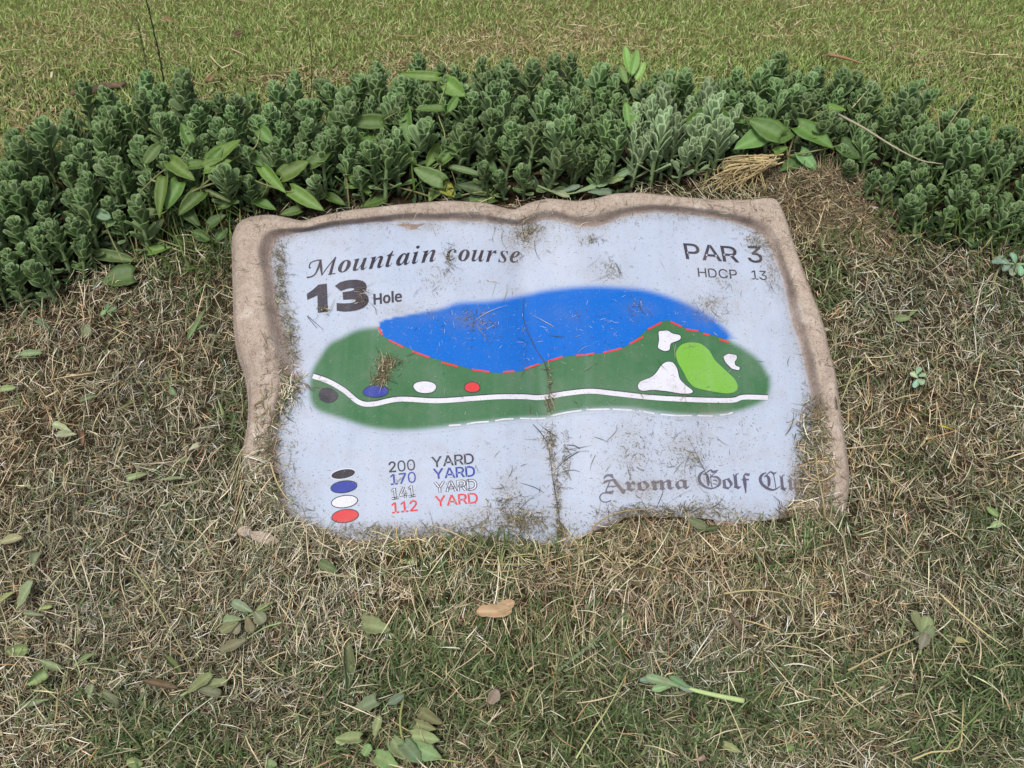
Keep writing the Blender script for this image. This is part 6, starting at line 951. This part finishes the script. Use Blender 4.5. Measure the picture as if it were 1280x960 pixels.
def stalk(label, foot_px, top, tint, r=.0013, spikes=0):
    A = ground(float(foot_px[0]), float(foot_px[1]), 0); depth_y = A[1] - .02; d = ray(float(top[0]), float(top[1])); t_ = depth_y / d[1]; B = d * t_ + np.array([0, 0, CAM_H]); mid = (A + B) / 2 + np.array([.006, 0, 0])
    root = empty('grass_stalk', tuple(A), label, 'grass stalk'); S = spline([A, mid, B], 16); v, f = tube([Vector(s) - root.location for s in S], [r * (1.15 - .5 * i / len(S)) for i in range(len(S))], 5)
    obj('stem', mesh('stem', [tuple(q) for q in v], f, M_GRASS, True, col=np.tile(np.array(srgb(*tint)[:3]), (len(v), 1))), root)
    if spikes:
        parts = []
        for i in range(spikes):
            t_ = .35 + .62 * i / spikes; c = Vector(S[int(t_ * 16)]) - root.location; a = rnd.uniform(0, 6.28); v, f = tube([c, c + Vector((math.cos(a) * .002, math.sin(a) * .002, .005)), c + Vector((math.cos(a) * .003, math.sin(a) * .003, .010))], [.0007, .0011, .0003], 5); parts.append((v, f, np.array(srgb(*tint)[:3])))
        v, f, c = merge(parts); o = obj('seed_head', mesh('seed_head', v, f, M_GRASS, True, col=c), root)
stalk('taller dark seeding grass stalk rising from the bed, upper left', (212, 160), (181, -8), (66, 82, 50), .0016, 26)
stalk('thin pale seeding grass stalk just left of the taller dark one', (188, 150), (171, 22), (104, 116, 76), .0011, 18)
stalk('thin grass stalk in the lawn above the left page', (388, 128), (384, 25), (84, 96, 62), .001, 0)
stalk('dark thin stalk standing in the stonecrop, upper right', (1027, 128), (1026, 66), (66, 72, 54), .0013, 0)
stalk('straw coloured grass stalk behind the right page', (936, 150), (928, 52), (170, 168, 122), .001, 0)
straws('dry_stalk', 'long pale dead stem arching across the stonecrop, upper right', 'dead stem', [[(1048, 143, .12), (1080, 160, .13), (1115, 182, .13), (1150, 200, .12), (1178, 205, .11)]], (196, 190, 160), .0022)
straws('dead_grass_stem', 'tan dead grass stems leaning in the stonecrop at the right', 'dead stem', [[(1168, 190, .06), (1185, 158, .11), (1213, 118, .15)], [(1170, 185, .06), (1188, 160, .1), (1204, 150, .12)], [(1175, 175, .08), (1172, 145, .12), (1162, 132, .14)]], (190, 168, 122), .0016)
straws('dead_grass_stem', 'dry white stem leaning over the back of the bed, upper right of the sign', 'dead stem', [[(1065, 135, .08), (1080, 118, .1), (1095, 100, .12)]], (204, 192, 156), .0013)
straws('straw_heap', 'heap of pulled yellow straw behind the top right corner of the sign', 'straw heap', [[(950 + rnd.uniform(-20, 30), 196 + rnd.uniform(-4, 10), .05 + rnd.uniform(0, .02)), (925 + rnd.uniform(-25, 30), 205 + rnd.uniform(-8, 12), .045 + rnd.uniform(0, .02)), (900 + rnd.uniform(-30, 60), 222 + rnd.uniform(-8, 22), .012 + rnd.uniform(0, .02))] for _ in range(60)], (206, 184, 138), .0013)
def wisps(k):
    out = []
    for _ in range(k):
        x, y, a = 1010 + rnd.gauss(0, 32), 238 + rnd.gauss(0, 16), rnd.uniform(0, 6.28); l = rnd.uniform(8, 22); hz = rnd.uniform(.012, .035); b = a + rnd.uniform(-.8, .8)
        out.append([(x, y, hz), (x + l * math.cos(a), y + l * .6 * math.sin(a), hz + rnd.uniform(-.005, .012)), (x + l * (math.cos(a) + math.cos(b)), y + l * .6 * (math.sin(a) + math.sin(b)), hz)])
    return out
straws('straw_wisp', 'tangle of brown dead roots right of the straw heap', 'straw heap', wisps(90), (138, 116, 88), .0011)
straws('dry_stalk', 'pale V shaped straw on the lawn at the upper left', 'dead stem', [[(263, 70, .02), (270, 78, .02), (278, 85, .02)], [(278, 85, .02), (287, 81, .02), (292, 75, .02)]], (214, 196, 152), .002)
straws('dry_stalk', 'short pale straw on the lawn above the V shaped one', 'dead stem', [[(289, 61, .02), (298, 65, .02), (307, 69, .02)]], (214, 190, 160), .0018)
straws('twig', 'brown twig on the lawn beyond the right end of the bed', 'twig', [[(1036, 68, .02), (1055, 72, .022), (1077, 79, .02)]], (166, 124, 94), .0042)
straws('twig', 'thin brown twig lying on the turf at the bottom centre', 'twig', [[(598, 886, .03), (625, 868, .032), (652, 855, .034), (676, 840, .03)]], (122, 104, 88), .0014)
tag(leaf_between((612, 880), (622, 862), 16, .036, .5, 'oval', (170, 152, 138), .5, .4, .2, 0, 'dry_petal', None, M_FALL, rnd)[0], 'pinkish grey dry petal caught on the thin twig at the bottom centre', 'petal')
straws('dry_stalk', 'long grey green seed spike lying in the cuttings right of the thin twig', 'seed spike', [[(698, 838, .03), (728, 815, .034), (755, 790, .034), (784, 762, .03)]] + [[(x, y, .034), (x + rnd.uniform(-7, 7), y + rnd.uniform(-2, 6), .036), (x + rnd.uniform(-9, 9), y + rnd.uniform(-2, 8), .034)] for x, y in [(700 + i * 3.2, 836 - i * 2.7) for i in range(16)]], (128, 140, 104), .0016)
straws('dry_stalk', 'short pale seed spike in the grass just right of the sign rim', 'seed spike', [[(1052, 500, .03), (1062, 475, .035), (1070, 458, .035), (1082, 447, .03)]] + [[(x, y, .036), (x + rnd.uniform(-4, 4), y + 2, .037), (x + rnd.uniform(-5, 5), y + 4, .036)] for x, y in [(1066, 462), (1070, 456), (1075, 452), (1080, 448)]], (172, 170, 126), .0013)
for lb, ln, tn in (('long bright straw curving down at the far right, below the sign', [(1175, 742, .035), (1205, 770, .04), (1230, 790, .04), (1260, 812, .035)], (214, 196, 146)), ('fresh pale green grass stem sloping up at the lower right corner', [(1170, 950, .03), (1200, 915, .04), (1225, 890, .045), (1244, 864, .04)], (150, 176, 104)),
                   ('flat kinked straw ribbon curling at the bottom right corner', [(1140, 950, .03), (1165, 940, .035), (1198, 935, .04), (1203, 900, .04), (1204, 872, .035)], (208, 190, 140)), ('long pale straw running down left of the sedum sprig, right', [(1060, 838, .035), (1100, 818, .04), (1140, 800, .04), (1160, 788, .035)], (206, 190, 144)),
                   ('bright long straw slanting down at the left, above the three leaf sprig', [(165, 708, .035), (190, 745, .04), (215, 790, .04), (240, 838, .03)], (190, 188, 132)), ('long straw lying on the lower left corner of the sign', [(338, 578, .06), (345, 600, .062), (358, 622, .06), (370, 630, .055)], (206, 180, 138)), ('thick bent straw at the lower left edge', [(72, 872, .035), (70, 895, .038), (64, 920, .035), (59, 942, .03)], (180, 164, 122)),
                   ('pale straw arching from the right rim over the printed club name', [(1046, 590, .07), (1030, 600, .07), (1015, 598, .065), (1004, 586, .06)], (200, 178, 134)), ('forked pale straws below the right page', [(905, 742, .035), (935, 738, .04), (970, 740, .04), (1010, 752, .035)], (200, 184, 138)), ('curved straw looping over the foot of the right page', [(736, 676, .05), (745, 655, .055), (775, 640, .055), (815, 636, .05)], (186, 162, 120)),
                   ('stiff straw standing beside the lower right rim', [(1032, 650, .03), (1028, 620, .06), (1022, 592, .08), (1020, 565, .09)], (198, 184, 140)), ('pair of pale yellow straws at the bottom, right of centre', [(720, 948, .03), (740, 915, .035), (760, 885, .035), (782, 845, .03)], (192, 190, 136))):
    straws('long_straw', lb, 'straw', [ln], tn, .0014)
# bark piece on the lawn
A = ground(90., 121., .01); B = ground(158., 107., .01); root = empty('bark_strip', tuple(A), 'rough brown strip of bark lying on the lawn, upper left', 'bark'); S = [A + (B - A) * i / 16 + np.array([0, math.sin(i * .8) * .004, .006 + .002 * math.sin(i * 2.1)]) for i in range(17)]
v, f = tube([Vector(s) - root.location for s in S], [.004 + .006 * math.sin(math.pi * (i + .5) / 17.) * rnd.uniform(.7, 1.1) for i in range(17)], 7); cb = np.array([np.array(srgb(120, 100, 80)[:3]) * rnd.uniform(.5, 1.5) for _ in v]); obj('bark', mesh('bark', [tuple(q) for q in v], f, M_FALL, True, col=cb), root)
# bits of the stone that broke off its foot
def chip(px_, py_, sx, sy, sz, label):
    import bmesh
    bm = bmesh.new(); bmesh.ops.create_icosphere(bm, subdivisions=2, radius=1)
    for q in bm.verts: q.co = Vector((q.co.x * sx, q.co.y * sy, q.co.z * sz)) * (1 + .35 * (noise.noise(q.co * 1.8 + Vector((px_, 0, 0)))))
    me = bpy.data.meshes.new('stone_chip'); bm.to_mesh(me); bm.free(); me.materials.append(M_STONE); o = obj('stone_chip', me); o.location = ground(float(px_), float(py_), .016); o.rotation_euler = (R_(20), 0, R_(-18)); tag(o, label, 'stone')
chip(306, 664, .013, .009, .005, 'pale stone chip in the cuttings left of the sign foot'); chip(330, 672, .026, .009, .006, 'longer pale stone chip beside the sign foot')
